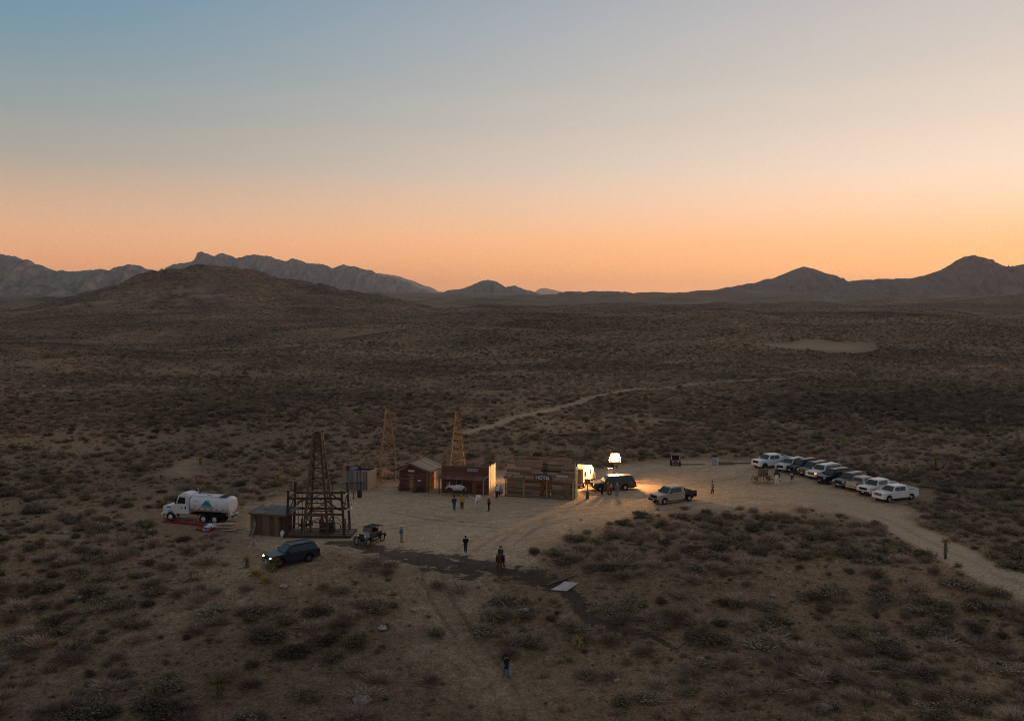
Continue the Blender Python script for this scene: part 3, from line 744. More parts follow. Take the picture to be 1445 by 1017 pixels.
# ------------------------------------------------------------------ hotel
def hotel():
    h, w = root_between('hotel', (712.6, 699.5), (809, 705.5), 'two-storey weathered plank hotel with porch and lettered sign', 'hotel')
    D = 1.2; P = .85                                  # body depth, porch depth
    ops = [(1.35, 2.1, 1.05, 2.25), (4.35, 5.9, .15, 2.3), (7.5, 8.25, 1.15, 2.3), (1.25, 2.05, 3.85, 4.75), (7.5, 8.3, 3.75, 4.7)]
    board_wall(h, (0, P, 0), (1, 0, 0), w, 4.45, WOOD, .27, ops, seed=4, ragged=.02, out=(0, -1, 0))
    wl2 = board_wall(h, (.9, P, 4.45), (1, 0, 0), w - 1.5, .75, WOOD, .25, [(.35, 1.15, -.1, .3), (6.6, 7.4, -.1, .25)], seed=8, ragged=.06, out=(0, -1, 0), name='parapet')
    board_wall(h, (w, P, 0), (0, 1, 0), D, 3.9, WOODG, .28, seed=5, out=(1, 0, 0))
    board_wall(h, (0, P, 0), (0, 1, 0), D, 3.9, WOOD, .28, seed=6, out=(-1, 0, 0))
    board_wall(h, (0, P + D, 0), (1, 0, 0), w, 4.2, WOOD, .3, seed=7, out=(0, 1, 0))
    MB().prism([(P + .05, 3.75), (P + D + .25, 3.35), (P + D + .25, 3.45), (P + .05, 3.85)], .05, w - .05, 'x').build('roof', TIN, h)
    for (xa, xb, hh, sd) in ((1.0, 3.2, .28, 81), (5.3, 7.6, .22, 82)): board_wall(h, (xa, P, 5.2), (1, 0, 0), xb - xa, hh, WOOD, .13, seed=sd, ragged=.25, out=(0, -1, 0), name='parapet')
    fl = MB().box((w/2, P/2, .07), (w + .1, P + .1, .14)).build('porch_floor', WOODD, h)
    for i in range(3): piece('plank', WOOD, fl, (-.02, .13 + i*.25, .16), (w + .02, .13 + i*.25, .16), .235, .04)
    for i, x in enumerate((.08, 2.48, 5.48, 8.2, w - .08)):
        piece('porch_post', WOOD, h, (x, .1, .15), (x, .1, 2.55), .13)
    # sloping porch roof of boards
    pr = MB().prism([(-.15, 2.42), (P, 2.56), (P, 2.61), (-.15, 2.47)], -.15, w + .1, 'x').build('porch_roof', WOODD, h)
    k = 0; x = -.15
    while x < w + .05:
        c = rnd.uniform(.28, .42); c = min(c, w + .1 - x); zj = rnd.uniform(0, .025)
        piece('plank', WOOD, pr, (x + c/2, -.2 - rnd.uniform(0, .08), 2.50 + zj), (x + c/2, P - .03, 2.645 + zj), c - .015, .03); x += c
    MB().box((w/2, -.17, 2.36), (w + .2, .05, .17)).build('fascia', WOOD, h)
    sg = MB().box((5.05, -.24, 2.68), (2.3, .06, .56)).build('sign_board', WOODD, h)
    text('sign_lettering', 'HOTEL', WHITE, sg, (5.05, -.285, 2.66), (math.pi/2, 0, 0), .60)
    for x0, x1, a, b in (ops[0], ops[2], ops[3], ops[4]):
        f = MB()
        for q in ((x0 - .05, a), (x1 + .05, a)): f.box((q[0], P - .03, (a + b)/2), (.09, .1, b - a + .18))
        f.box(((x0 + x1)/2, P - .03, b + .05), (x1 - x0, .1, .09)).box(((x0 + x1)/2, P - .05, a - .05), (x1 - x0 + .2, .16, .07))
        wd = f.build('window', WOODG, h)
        MB().box(((x0+x1)/2, P + .03, (a + b)/2), (x1 - x0, .02, b - a)).build('blind', BURLAP, wd)
        MB().box(((x0+x1)/2, P + .005, (a + b)/2), (.04, .03, b - a)).build('glazing_bar', WOODG, wd)
    for s in (0, 1):
        x0 = 4.36 + s*.765; d = MB().box((x0 + .38, P + .02, 1.22), (.745, .04, 2.13)).build('door', WOODO, h)
        for p, q in (((x0 + .05, .25), (x0 + .70, 1.2)), ((x0 + .70, 1.25), (x0 + .05, 2.2)) ):
            q2 = (p[0], p[1]) ; pp, qq = ((p, q) if s == 0 else ((2*x0 + .76 - p[0], p[1]), (2*x0 + .76 - q[0], q[1])))
            piece('brace', WOODD, d, (pp[0], P - .02, pp[1]), (qq[0], P - .02, qq[1]), .10, .035, up=(0, 1, 0))
        for z in (.22, 1.22, 2.2): piece('rail', WOODD, d, (x0 + .02, P - .015, z), (x0 + .74, P - .015, z), .03, .1)
        MB().ball((x0 + (.68 if s == 0 else .08), P - .05, 1.15), .04, 6, 4).build('handle', DKMETAL, d)
    MB().box((w - 1.6, P - .08, 2.80), (1.5, .03, .14)).build('small_sign', WHITE, h)
    # pale corner and eave trim, lamplight on the wall's edge put into its colour
    piece('corner_board', WOODP, h, (w + .04, P - .06, 0), (w + .04, P - .06, 4.5), .12, .1)
    piece('eave_board', WOODP, h, (w + .05, P, 3.98), (w + .05, P + D, 3.75), .09, .16)
    # stove pipe, bench and bits on the porch
    MB().cyl((4.9, P - .12, 2.65), (4.9, P - .12, 4.55), .06, n=8).cyl((5.2, P - .12, 2.65), (5.2, P - .12, 4.5), .05, n=8).build('stove_pipe', DKMETAL, h)
    return h, w
HOT, HW = hotel()
def bench(root, loc, rz, label):
    b = empty('bench', loc, rz, label, 'bench')
    piece('seat', WOODG, b, (-.6, 0, .45), (.6, 0, .45), .34, .05)
    piece('backrest', WOODG, b, (-.6, .18, .72), (.6, .18, .72), .04, .26)
    for x in (-.5, .5): piece('leg', WOODG, b, (x, 0, 0), (x, 0, .43), .06, .28)
    return b
def local(e, x, y, z=0.0):
    c, s = math.cos(e.rotation_euler[2]), math.sin(e.rotation_euler[2])
    return Vector((e.location.x + c*x - s*y, e.location.y + s*x + c*y, e.location.z + z))
bench(HOT, local(HOT, 3.4, .95, .18), HOT.rotation_euler[2], 'plank bench on the hotel porch, left of the double door')
def barrel(name, loc, label, m, r=.3, h=.88, group=None, rz=0):
    b = empty(name, loc, rz, label, 'barrel', group)
    prof = [(0, 0), (r*.84, 0), (r*.96, h*.2), (r, h*.5), (r*.96, h*.8), (r*.84, h), (r*.80, h), (r*.80, h - .04), (0, h - .04)]
    MB().lathe(prof, n=14).build('staves', m, b, smooth=True)
    for z in (.12, .34, .66, .88): MB().lathe([(r*(.84 + .16*math.sin(math.pi*z)) + .012, h*z - .025), (r*(.84 + .16*math.sin(math.pi*z)) + .014, h*z + .025)], n=14).build('hoop', DKMETAL, b)
    return b
barrel('barrel', local(HOT, 7.75, .75, .18), 'brown barrel on the hotel porch at its lamp-lit end', WOODO, .26, .75)
def jug(loc):
    b = empty('milk_can', loc, 0, 'pale milk can by a hotel porch post', 'milk can')
    MB().lathe([(0, 0), (.15, 0), (.16, .34), (.09, .46), (.09, .54), (.12, .58), (0, .58)], n=12).build('can', STEEL, b, smooth=True)
    MB().cyl((.15, 0, .3), (.15, 0, .42), .02, n=5).build('handle', STEEL, b); return b
jug(local(HOT, 5.85, .55, .18))

# ------------------------------------------------------------------ false-fronted store
def store():
    s, w = root_between('store', (623.4, 694.5), (689.6, 698), 'red-brown false-fronted store with rusty tin awning', 'store')
    D = 3.0; H = 3.55
    ops = [(2.0, 2.75, .9, 1.8), (4.05, 4.75, .1, 1.95)]
    board_wall(s, (0, 0, 0), (1, 0, 0), w, H, WOODR, .26, ops, seed=14, out=(0, -1, 0))
    board_wall(s, (w, 0, 0), (0, 1, 0), D, H + .1, WOODP, .5, seed=15, out=(1, 0, 0), vertical=True)  # wall facing the lamp: lamplight put into the pale board colour
    board_wall(s, (0, 0, 0), (0, 1, 0), D, 2.9, WOODR, .3, seed=16, out=(-1, 0, 0))
    board_wall(s, (0, D, 0), (1, 0, 0), w, 2.6, WOODR, .3, seed=17, out=(0, 1, 0))
    MB().prism([(.06, 2.95), (D + .2, 2.55), (D + .2, 2.62), (.06, 3.02)], .05, w - .05, 'x').build('roof', TIN, s)
    aw = MB().prism([(-1.25, 2.02), (-.03, 2.42), (-.03, 2.45), (-1.25, 2.05)], -.25, w - .1, 'x').build('awning', DKMETAL, s)
    x = -.25; i = 0
    while x < w - .15:
        c = min(.62, w - .1 - x); j = rnd.uniform(0, .02)
        piece('roof_sheet', RUST, aw, (x + c/2, -1.3 - rnd.uniform(0, .06), 2.04 + j), (x + c/2, -.02, 2.47 + j), c - .02, .02); x += c; i += 1
    for x in (.05, w - .35): piece('porch_post', WOODG if x > 1 else WOODR, s, (x, -1.15, 0), (x, -1.15, 2.0), .13)  # right post paler than the left: lamplight painted into it
    piece('awning_brace', WOODP, s, (w - .35, -1.15, 2.0), (w - .02, -.2, 2.5), .10)  # pale brace, the lit awning end put into its colour
    sg = MB().box((4.2, -.05, 3.12), (1.45, .05, .36)).build('sign_board', mat('faded_blue_sign', (.26, .28, .34), .8, noise=(9, (.38, .39, .43), .4, .6)), s)
    for i in range(7):    # lettering too worn to read
        piece('letter_mark', DKMETAL, sg, (3.62 + i*.19, -.08, 3.03 + .02*(i % 2)), (3.62 + i*.19 + (.05 if i % 3 else 0), -.08, 3.22), .07, .012)
    MB().box((5.25, -.04, 1.95), (.5, .04, .2)).build('small_sign', WHITE, s)
    MB().box((.95, -.05, 1.98), (.95, .04, .14)).build('small_sign', WOODG, s)
    wd = MB().box((2.0, -.02, 1.35), (.09, .09, 1.05)).box((2.75, -.02, 1.35), (.09, .09, 1.05)).box((2.375, -.02, 1.83), (.7, .09, .09)).box((2.375, -.03, .87), (.9, .14, .06)).build('window', WOODG, s)
    MB().box((2.375, .03, 1.35), (.7, .02, .9)).build('pane', mat('dark_glass', (.02, .022, .025), .15, spec=.6), wd)
    d = MB().box((4.4, .03, 1.02), (.66, .04, 1.84)).build('door', WOODO, s); MB().ball((4.64, -.02, 1.0), .04, 6, 4).build('handle', DKMETAL, d)
    piece('parapet_cap', WOODG, s, (-.05, -.02, H + .04), (w + .05, -.02, H + .04), .16, .06)
    return s
STORE = store()

# ------------------------------------------------------------------ gabled cabin
def cabin():
    s, w = root_between('cabin', (564, 692), (601.5, 694.4), 'small red-brown cabin with a low gable roof and plank door', 'cabin')
    D = 3.4; H = 2.55
    board_wall(s, (0, 0, 0), (1, 0, 0), w, H, WOODR, .25, [(1.35, 2.0, .05, 1.95)], seed=24, out=(0, -1, 0))
    board_wall(s, (w, 0, 0), (0, 1, 0), D, H, WOODO, .26, seed=25, out=(1, 0, 0))  # orange boards stand in for lamplight on this side
    board_wall(s, (0, 0, 0), (0, 1, 0), D, H, WOODR, .26, seed=26, out=(-1, 0, 0))
    board_wall(s, (0, D, 0), (1, 0, 0), w, H, WOODR, .28, seed=27, out=(0, 1, 0))
    g = MB().prism([(0, H), (w, H), (w/2, H + 1.12)], .0, .06, 'y').build('gable', WOODD, s)
    for k in range(5):
        z = H + .1 + k*.2; hw = (w/2 - .06)*(1 - (z - H + .1)/1.2)
        if hw > .2: piece('plank', WOODR, g, (w/2 - hw, -.03, z), (w/2 + hw, -.03, z), .04, .18)
    for sg in (-1, 1):
        r_ = MB().prism([(w/2, H + 1.14), (w/2 + sg*(w/2 + .85), H + .12), (w/2 + sg*(w/2 + .85), H + .19), (w/2, H + 1.22)], -.75, D + .5, 'y').build('roof', WOODD, s)
        y = -.78; i = 0
        while y < D + .45:
            c = .66; j = rnd.uniform(.005, .025)
            piece('roof_sheet', TIN, r_, (w/2 + sg*.01, y + c/2, H + 1.245 + j), (w/2 + sg*(w/2 + .92), y + c/2, H + .20 + j), c - .015, .02, up=(0, 0, 1)); y += c
        piece('barge_board', WOODR, s, (w/2, -.77, H + 1.10), (w/2 + sg*(w/2 + .86), -.77, H + .07), .05, .16)
    d = MB().box((1.675, .02, 1.0), (.64, .04, 1.88)).build('door', WOODO, s)
    for z in (.4, 1.6): piece('batten', WOODD, d, (1.37, -.01, z), (1.98, -.01, z), .03, .1)
    MB().ball((1.9, -.03, 1.0), .035, 6, 4).build('handle', DKMETAL, d)
    MB().box((1.675, -.04, 2.72), (.85, .05, .24)).build('sign_board', WHITE, s)
    MB().box((1.55, -.06, 2.18), (1.0, .05, .2)).build('sign_board', WOODG, s)
    MB().box((2.75, -.05, 1.52), (.42, .04, .16)).build('small_sign', WHITE, s)
    piece('corner_post', WOODD, s, (w + .55, -.6, 0), (w + .55, -.6, H + .35), .1)
    return s, w
CAB, CW = cabin()
def wagon_wheel(loc, rz, tilt, label, r=.55):
    e = empty('wagon_wheel', loc, rz, label, 'wheel', None); e.rotation_euler = (tilt, 0, rz)
    MB().lathe([(r, -.04), (r, .04), (r - .07, .04), (r - .07, -.04), (r, -.04)], (0, 0, r), 'y', 22).build('rim', WOODD, e)
    for i in range(10):
        a = 2*math.pi*i/10; piece('spoke', WOODD, e, (0, 0, r), (math.cos(a)*(r - .05), 0, r + math.sin(a)*(r - .05)), .035)
    MB().cyl((0, -.09, r), (0, .09, r), .08, n=10).build('hub', WOODD, e)
    return e
wagon_wheel(local(CAB, .42, -.34), CAB.rotation_euler[2], -.22, 'dark wagon wheel leaning on the cabin left of its door', .58)
wagon_wheel(local(CAB, 3.2, -.36), CAB.rotation_euler[2] + .2, -.22, 'dark wagon wheel leaning on the cabin corner right of its door', .56)
barrel('barrel', local(CAB, 2.35, -.55), 'dark barrel in front of the cabin beside its door', WOODD, .3, .85)

# ------------------------------------------------------------------ grey board shack with roof sign
def shack():
    s, w = root_between('shack', (484, 688.8), (518.4, 691.2), 'grey vertical-board shack with a painted sign on its roof', 'shack')
    H = 2.4; D = 2.6
    board_wall(s, (0, 0, 0), (1, 0, 0), w, H, WOODG, .24, seed=34, vertical=True, out=(0, -1, 0))
    board_wall(s, (w, 0, 0), (0, 1, 0), D, H + .05, WOODP, .5, seed=35, vertical=True, out=(1, 0, 0))  # pale boards carry the lamplight of the lit side in their colour
    board_wall(s, (0, 0, 0), (0, 1, 0), D, H, WOODG, .3, seed=36, vertical=True, out=(-1, 0, 0))
    board_wall(s, (0, D, 0), (1, 0, 0), w, H, WOODG, .3, seed=37, vertical=True, out=(0, 1, 0))
    MB().prism([(.05, H - .08), (D - .05, H - .3), (D - .05, H - .25), (.05, H - .03)], .05, w - .05, 'x').build('roof', TIN, s)
    sg = MB().box((1.55, .12, H + .36), (2.2, .06, .62)).build('sign_board', mat('maroon_sign', (.07, .028, .026), .8), s)
    p = MB().box((1.62, .075, H + .36), (1.4, .03, .52)).build('sign_panel', mat('dark_blue_panel', (.05, .055, .10), .7), sg)
    cols = [WHITE, WHITE, WHITE, mat('teal_paint', (.03, .20, .24), .6)]
    for i in range(8):    # two worn lines of lettering, not readable in the photograph
        piece('letter_mark', cols[0], p, (1.06 + i*.155, .055, H + .42), (1.06 + i*.155 + (.04 if i % 3 == 1 else 0), .055, H + .58), .06 + .03*(i % 2), .012)
        piece('letter_mark', cols[3] if i > 4 else cols[0], p, (1.06 + i*.155, .055, H + .18), (1.06 + i*.155, .055, H + (.36 if i > 4 else .28)), .10, .012)
    for x in (.6, 2.5): piece('sign_post', WOODD, s, (x, .18, H - .2), (x, .18, H + .6), .07)
    return s
SHK = shack()
barrel('barrel', G(507.5, 701.5), 'black drum standing in front of the grey shack', mat('black_drum', (.025, .025, .028), .5), .3, .95)
def trough():
    a, b = G(468, 694.5), G(511, 691.5); e = empty('hitching_rail', (a.x, a.y, a.z), math.atan2(b.y-a.y, b.x-a.x), 'low timber hitching rail before the grey shack', 'hitching rail')
    w = (b-a).length
    for x in (.1, w*.5, w - .15): piece('post', WOODD, e, (x, 0, -.1), (x, 0, 1.0), .12)
    piece('rail', DERR, e, (0, 0, .98), (w, 0, .98), .11); piece('shelf', DERR, e, (w*.45, -.1, 1.06), (w, -.1, 1.02), .6, .06)
trough()
def pump():
    p = G(499, 703.5); e = empty('hand_pump', p, 0, 'rusty red hand pump standing in the yard near the black drum', 'pump')
    MB().lathe([(0, 0), (.16, 0), (.16, .05), (.09, .08), (.08, .6), (.12, .64), (.12, .85), (.06, .9), (0, .9)], n=10).build('body', RUST, e, smooth=True)
    MB().tube([(0, 0, .78), (-.24, 0, .74), (-.26, 0, .62)], .035).build('spout', RUST, e); MB().tube([(0, 0, .9), (.15, 0, 1.0), (.34, 0, .55)], .02).build('handle', RUST, e)
pump()

# ------------------------------------------------------------------ derricks
DERR2 = mat('lamplit_derrick_timber', (.145, .095, .061), .9, var=.5, noise=(5, (.29, .20, .132), .35, .7))  # lightened copy of the derrick timber, lamplight on the rear derricks painted in
def derrick(name, base, rz, label, wb, wt, H, levels, leg=.15, stick=.075, m=DERR, box=True, z0=0.0, flare=None):
    e = empty(name, base, rz, label, 'derrick', 'wooden oil derricks')
    def half(z):
        t = z/H
        if flare and z < flare[0]: return flare[1]/2
        return (wb*(1-t) + wt*t)/2
    cs = [(-1, -1), (1, -1), (1, 1), (-1, 1)]
    if flare:
        for c in cs:
            piece('leg', m, e, (c[0]*flare[1]/2, c[1]*flare[1]/2, -.2), (c[0]*flare[1]/2, c[1]*flare[1]/2, flare[0]), leg)
            hh = (wb*(1-flare[0]/H) + wt*flare[0]/H)/2
            piece('leg', m, e, (c[0]*hh, c[1]*hh, flare[0]), (c[0]*wt/2, c[1]*wt/2, H), leg*.9)
    else:
        for c in cs: piece('leg', m, e, (c[0]*wb/2, c[1]*wb/2, -.3), (c[0]*wt/2, c[1]*wt/2, H), leg)
    zs = levels
    for k, z in enumerate(zs):
        a = (wb*(1-z/H) + wt*z/H)/2
        for i in range(4):
            p, q = cs[i], cs[(i+1) % 4]
            piece('girt', m, e, (p[0]*a*1.04, p[1]*a*1.04, z), (q[0]*a*1.04, q[1]*a*1.04, z), stick*1.25, stick)
            if k + 1 < len(zs):
                z2 = zs[k+1]; b = (wb*(1-z2/H) + wt*z2/H)/2
                piece('brace', m, e, (p[0]*a, p[1]*a, z), (q[0]*b, q[1]*b, z2), stick*.8, stick*.5)
                piece('brace', m, e, (q[0]*a, q[1]*a, z), (p[0]*b, p[1]*b, z2), stick*.8, stick*.5)
    if box:
        a = wt/2 + .05; cb = MB()
        for i in range(4):
            p, q = cs[i], cs[(i+1) % 4]; cb.beam((p[0]*a, p[1]*a, H - .32), (q[0]*a, q[1]*a, H - .32), .05, .62)
        cr = cb.build('crown_box', m, e)
        MB().cyl((-.22, 0, H + .02), (.22, 0, H + .02), .14, n=10).build('pulley', DKMETAL, cr)
        for c in cs: piece('corner_post', m, cr, (c[0]*a, c[1]*a, H - .7), (c[0]*a, c[1]*a, H + .08), .08)
    return e
pa, pb = G(426.6, 757), G(462.8, 757.5)
dc = (pa + pb)/2 + Vector((.15, 1.35, 0)); DZ = h1(dc.x, dc.y)
BIG = derrick('oil_derrick', (dc.x, dc.y, DZ), R(-5), 'large dark oil derrick rising from the timber engine frame', 2.75, .72, 10.8, [.9, 2.2, 3.5, 4.7, 5.8, 6.9, 7.9, 8.8, 9.6, 10.2], .20, .105)
# ladder on the big derrick
for k in range(14): piece('rung', DERR, BIG, (.02, -1.38 + .115*k*.62, .6 + k*.62), (.34, -1.38 + .115*k*.62, .6 + k*.62), .04)
pd = G(547.5, 681); derrick('oil_derrick', pd, R(14), 'slender derrick with open stilt legs behind the grey shack', 2.75, .42, 10.2, [3.55, 4.6, 5.6, 6.5, 7.3, 8.1, 8.9, 9.6], .13, .08, m=DERR2, flare=(3.5, 1.9))
pe = G(645.5, 678); derrick('oil_derrick', pe, R(10), 'slender derrick standing behind the red-brown store', 2.75, .42, 9.7, [.6, 1.8, 3.0, 4.1, 5.2, 6.2, 7.1, 7.9, 8.7, 9.3], .13, .08, m=DERR2)

# timber engine frame round the foot of the big derrick
def engine_frame():
    a, b = G(404.5, 758), G(486, 758.5)
    e = empty('engine_frame', (a.x, a.y, min(a.z, b.z)), math.atan2(b.y - a.y, b.x - a.x), 'dark timber frame and plank deck with machinery under the large derrick', 'frame')
    w = (b-a).length; D = 3.0; T = 5.0
    dk = MB().box((w/2 + .2, D/2, .1), (w + 1.0, D + .5, .2)).build('deck', WOODD, e)
    for i in range(12): piece('plank', WOODG if i % 3 == 1 else DERR, dk, (-.25, -.1 + i*.28, .22), (w + .65, -.1 + i*.28, .22 + .01*(i % 2)), .26, .05)
    lean = .32
    for x, s in ((0, 1), (w, -1)):
        for y in (0.0, D):
            piece('post', WOODD, e, (x, y, 0), (x + s*lean*.8, y, T + (.35 if y else 0)), .22)
            piece('post_cap', WOODP, e, (x + s*lean*.8, y, T + (.35 if y else 0)), (x + s*lean*.8, y, T + (.40 if y else .05)), .18)
        for z in (2.45, 4.15):
            xx = x + s*lean*z/T; piece('side_beam', WOODP if x > 1 else WOODD, e, (xx, -.1, z), (xx, D + .15, z), .14)  # right-hand beams and brace lighter, lamplight on that face put into the timber colour
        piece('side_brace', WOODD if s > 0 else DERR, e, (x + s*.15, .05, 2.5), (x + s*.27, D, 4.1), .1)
    for y in (-.03, D + .03):
        for z in (2.45, 4.15): piece('cross_beam', WOODD, e, (-.05 + lean*z/T*.8, y, z), (w + .05 - lean*z/T*.8, y, z), .19, .21)
        piece('diagonal', WOODD, e, (.35, y - .1, 3.05), (2.25, y - .1, 4.2), .12); piece('diagonal', WOODD, e, (w - .35, y - .1, 2.9), (w - 2.2, y - .1, 4.2), .12)
    piece('rail', WOODD, e, (.1, .05, 1.45), (1.65, .05, 1.45), .1); piece('rail', WOODD, e, (.1, D*.6, 2.0), (1.9, D*.6, 2.0), .08)
    for x in (.55, 1.0, 1.45): piece('stud', WOODD, e, (x, D - .2, .2), (x, D - .2, 4.1), .06)
    return e, w, D
EF, EW, ED = engine_frame()
def machine(name, loc, rz, label, cat): return empty(name, loc, rz, label, cat)
m_ = machine('steam_engine', local(EF, 4.2, 1.1, .26), EF.rotation_euler[2], 'dark iron engine block on the deck under the derrick', 'engine')
MB().box((0, 0, .4), (1.3, .7, .5)).build('bed', DKMETAL, m_, bevel=.05); MB().cyl((-.55, 0, .85), (.5, 0, .85), .28, n=14).build('cylinder', DKMETAL, m_, smooth=False)
MB().lathe([(.5, -.05), (.5, .05), (.42, .05), (.42, -.05), (.5, -.05)], (.75, .3, .55), 'y', 18).build('flywheel', DKMETAL, m_)
m_ = machine('boiler', local(EF, 3.35, 1.6, .26), 0, 'upright rusty boiler with chimney on the derrick deck', 'boiler')
MB().lathe([(0, 0), (.26, 0), (.27, 1.2), (.2, 1.4), (.09, 1.45), (.09, 1.75), (0, 1.75)], n=12).build('shell', RUST, m_, smooth=True); MB().box((0, -.26, .35), (.25, .06, .25)).build('fire_door', DKMETAL, m_)
m_ = machine('bull_wheel', local(EF, 1.7, 1.5, .26), EF.rotation_euler[2] + .3, 'large wooden bull wheel on the deck at the shed end', 'wheel')
for x in (-.45, .45): MB().lathe([(.72, -.06), (.72, .06), (.6, .06), (.6, -.06), (.72, -.06)], (x, 0, .74), 'x', 20).build('rim', WOODD, m_)
MB().cyl((-.7, 0, .74), (.7, 0, .74), .13, n=10).build('drum', WOODD, m_)
for i in range(6):
    q = i*math.pi/3
    for x in (-.45, .45): piece('spoke', WOODD, m_, (x, 0, .74), (x, .64*math.cos(q), .74 + .64*math.sin(q)), .07)
m_ = machine('pipe_stand', local(EF, 5.9, 1.4, .26), EF.rotation_euler[2], 'rusty upright pipes and valve wheel at the old car end of the deck', 'pipes')
for x, z in ((-.3, 1.0), (0, 1.45), (.35, .8)): MB().cyl((x, 0, 0), (x, 0, z), .09, n=8).build('pipe', RUST, m_)
MB().lathe([(.3, -.02), (.3, .02), (.25, .02), (.25, -.02), (.3, -.02)], (0, -.16, .8), 'y', 14).build('valve_wheel', RUST, m_)
MB().tube([(-.3, 0, .9), (-.9, .1, 1.6), (-1.5, .1, 1.55), (-1.9, .1, 1.1)], .03).build('hose', DKMETAL, m_)
for (x, y, z, rz, lb) in ((3.95, 1.4, 3.35, .25, 'white work lamp hung inside the derrick frame'), (EW + .35, ED*.55, 2.75, 1.2, 'white work lamp at the outer corner of the derrick frame')):
    e = empty('work_lamp', local(EF, x, y, z), EF.rotation_euler[2] + rz, lb, 'lamp', 'work lamps on the derrick frame')
    MB().lathe([(.05, .42), (.09, .3), (.15, 0), (.13, 0), (.03, .35), (.05, .42)], (-.2, 0, 0), 'x', 10).build('shade', WHITE, e); MB().cyl((.2, 0, 0), (.38, 0, .05), .05, n=8).build('socket', STEEL, e); MB().tube([(.38, 0, .05), (.2, 0, .5), (0, 0, 1.2 if z > 3 else .4)], .015).build('hanger', DKMETAL, e)

# ------------------------------------------------------------------ pump shed
def pump_shed():
    s, w = root_between('pump_shed', (354, 753.5), (396, 757), 'low brown vertical-board pump shed with grey tin lean-to roof', 'shed')
    H = 2.3; D = 2.4
    board_wall(s, (0, 0, 0), (1, 0, 0), w, H, DERR, .22, seed=44, vertical=True, out=(0, -1, 0))
    board_wall(s, (w, 0, 0), (0, 1, 0), D, H, WOODD, .24, seed=45, vertical=True, out=(1, 0, 0))
    board_wall(s, (0, 0, 0), (0, 1, 0), D, H, WOODD, .24, seed=46, vertical=True, out=(-1, 0, 0))
    board_wall(s, (0, D, 0), (1, 0, 0), w, H, WOODD, .26, seed=47, vertical=True, out=(0, 1, 0))
    r_ = MB().prism([(-.25, H + .02), (D + .25, H + .34), (D + .25, H + .39), (-.25, H + .07)], -.2, w + .75, 'x').build('roof', WOODD, s)
    x = -.2
    while x < w + .7:
        piece('roof_sheet', TIN, r_, (x + .3, -.3, H + .085), (x + .3, D + .3, H + .42), .58, .02); x += .6
    piece('eave_board', WOODO, s, (-.1, -.08, H - .06), (w + .6, -.08, H - .06), .04, .13)
    MB().box((1.1, 1.4, H + .5), (.5, .35, .3)).build('roof_vent', WOODP, s)
    return s
PS = pump_shed()
for k, (x, t) in enumerate(((.25, .28), (.55, .05))):
    e = empty('leaning_board', local(PS, x, -.75), PS.rotation_euler[2], ('tilted' if k == 0 else 'upright') + ' grey board leaning on the pump shed', 'board', 'boards leaning on the pump shed')
    piece('board', WOODG, e, (0, 0, 0), (t*1.2, .62, 1.75), .24, .04, up=(1, 0, 0))

# ------------------------------------------------------------------ vehicles
GLASS = mat('car_glass', (.012, .018, .022), .1, spec=.45, coat=.15)
TYRE = mat('tyre', (.016, .015, .015), .9, spec=.08)
RIM = mat('alloy_rim', (.50, .50, .50), .35, .6)
RIMD = mat('dark_rim', (.10, .10, .10), .4, .5)
TRIM = mat('black_trim', (.012, .012, .013), .6, spec=.12)
CHROME = mat('chrome', (.62, .62, .62), .2, .9)
LENS = mat('lamp_lens', (.62, .63, .62), .15, spec=.6)
REDL = mat('red_lens', (.35, .015, .015), .3, spec=.5)
LIT = mat('lit_headlamp', (1.0, .84, .55), .3, emit=26.0)
LITR = mat('lit_red_lamp', (1.0, .05, .08), .3, emit=2.2)
AMB = mat('lit_amber_lamp', (1.0, .35, .08), .3, emit=2.2)
PLATE = mat('number_plate', (.6, .6, .58), .5)
def paint(name, c, rough=.34): return mat(name, c, rough, 0.0, spec=.3, coat=.08, noise=(2.0, tuple(x*.88 + .004 for x in c), .4, .75))
PW = paint('white_car_paint', (.70, .70, .70)); PB = paint('black_car_paint', (.010, .010, .011)); PN = paint('navy_car_paint', (.013, .018, .034))
PS_ = paint('silver_car_paint', (.42, .43, .44)); PG = paint('grey_car_paint', (.07, .073, .078)); PT = paint('tan_car_paint', (.36, .31, .25)); PBE = paint('beige_car_paint', (.46, .38, .29), .45)
PBR = paint('bronze_car_paint', (.085, .065, .05))

def wheel(parent, x, y, r, wd, rim, sgn, name='wheel', rr=.62):
    p = [(r*.55, -wd/2), (r*.93, -wd/2), (r, -wd*.3), (r, wd*.3), (r*.93, wd/2), (r*.55, wd/2)]
    t = MB().lathe(p, (x, y, r), 'y', 20).build(name, TYRE, parent, smooth=False)
    f = sgn*wd*.34
    rm = MB().lathe([(0, f*.75), (r*.2, f*1.05), (r*rr, f*.85), (r*(rr + .04), f*1.35), (r*(rr + .04), -f)], (x, y, r), 'y', 16)
    rm.build('rim', rim, t)
    cv = MB()
    for i in range(5):
        a = 2*math.pi*i/5 + .3; cv.box((x + math.cos(a)*r*.42, y + f*1.02, r + math.sin(a)*r*.42), (r*.12, .02, r*.12))
    cv.build('rim_opening', TRIM, t)
    return t
def arch(xc, ra, z0, n=9, up=True):
    return [(xc + ra*math.cos(t), z0 + ra*math.sin(t)*1.02) for t in np.linspace(0, math.pi, n)]
def pane(name, mt, parent, c4, off, nrm, th=.014):
    """a glass plate over four corners"""
    n = Vector(nrm).normalized(); q = [Vector(p) + n*off for p in c4]; q2 = [p + n*th for p in q]
    return MB().add(q + q2, [(0, 1, 2, 3), (7, 6, 5, 4), (0, 4, 5, 1), (1, 5, 6, 2), (2, 6, 7, 3), (3, 7, 4, 0)]).build(name, mt, parent)
def lerp(a, b, t): return Vector(a)*(1-t) + Vector(b)*t
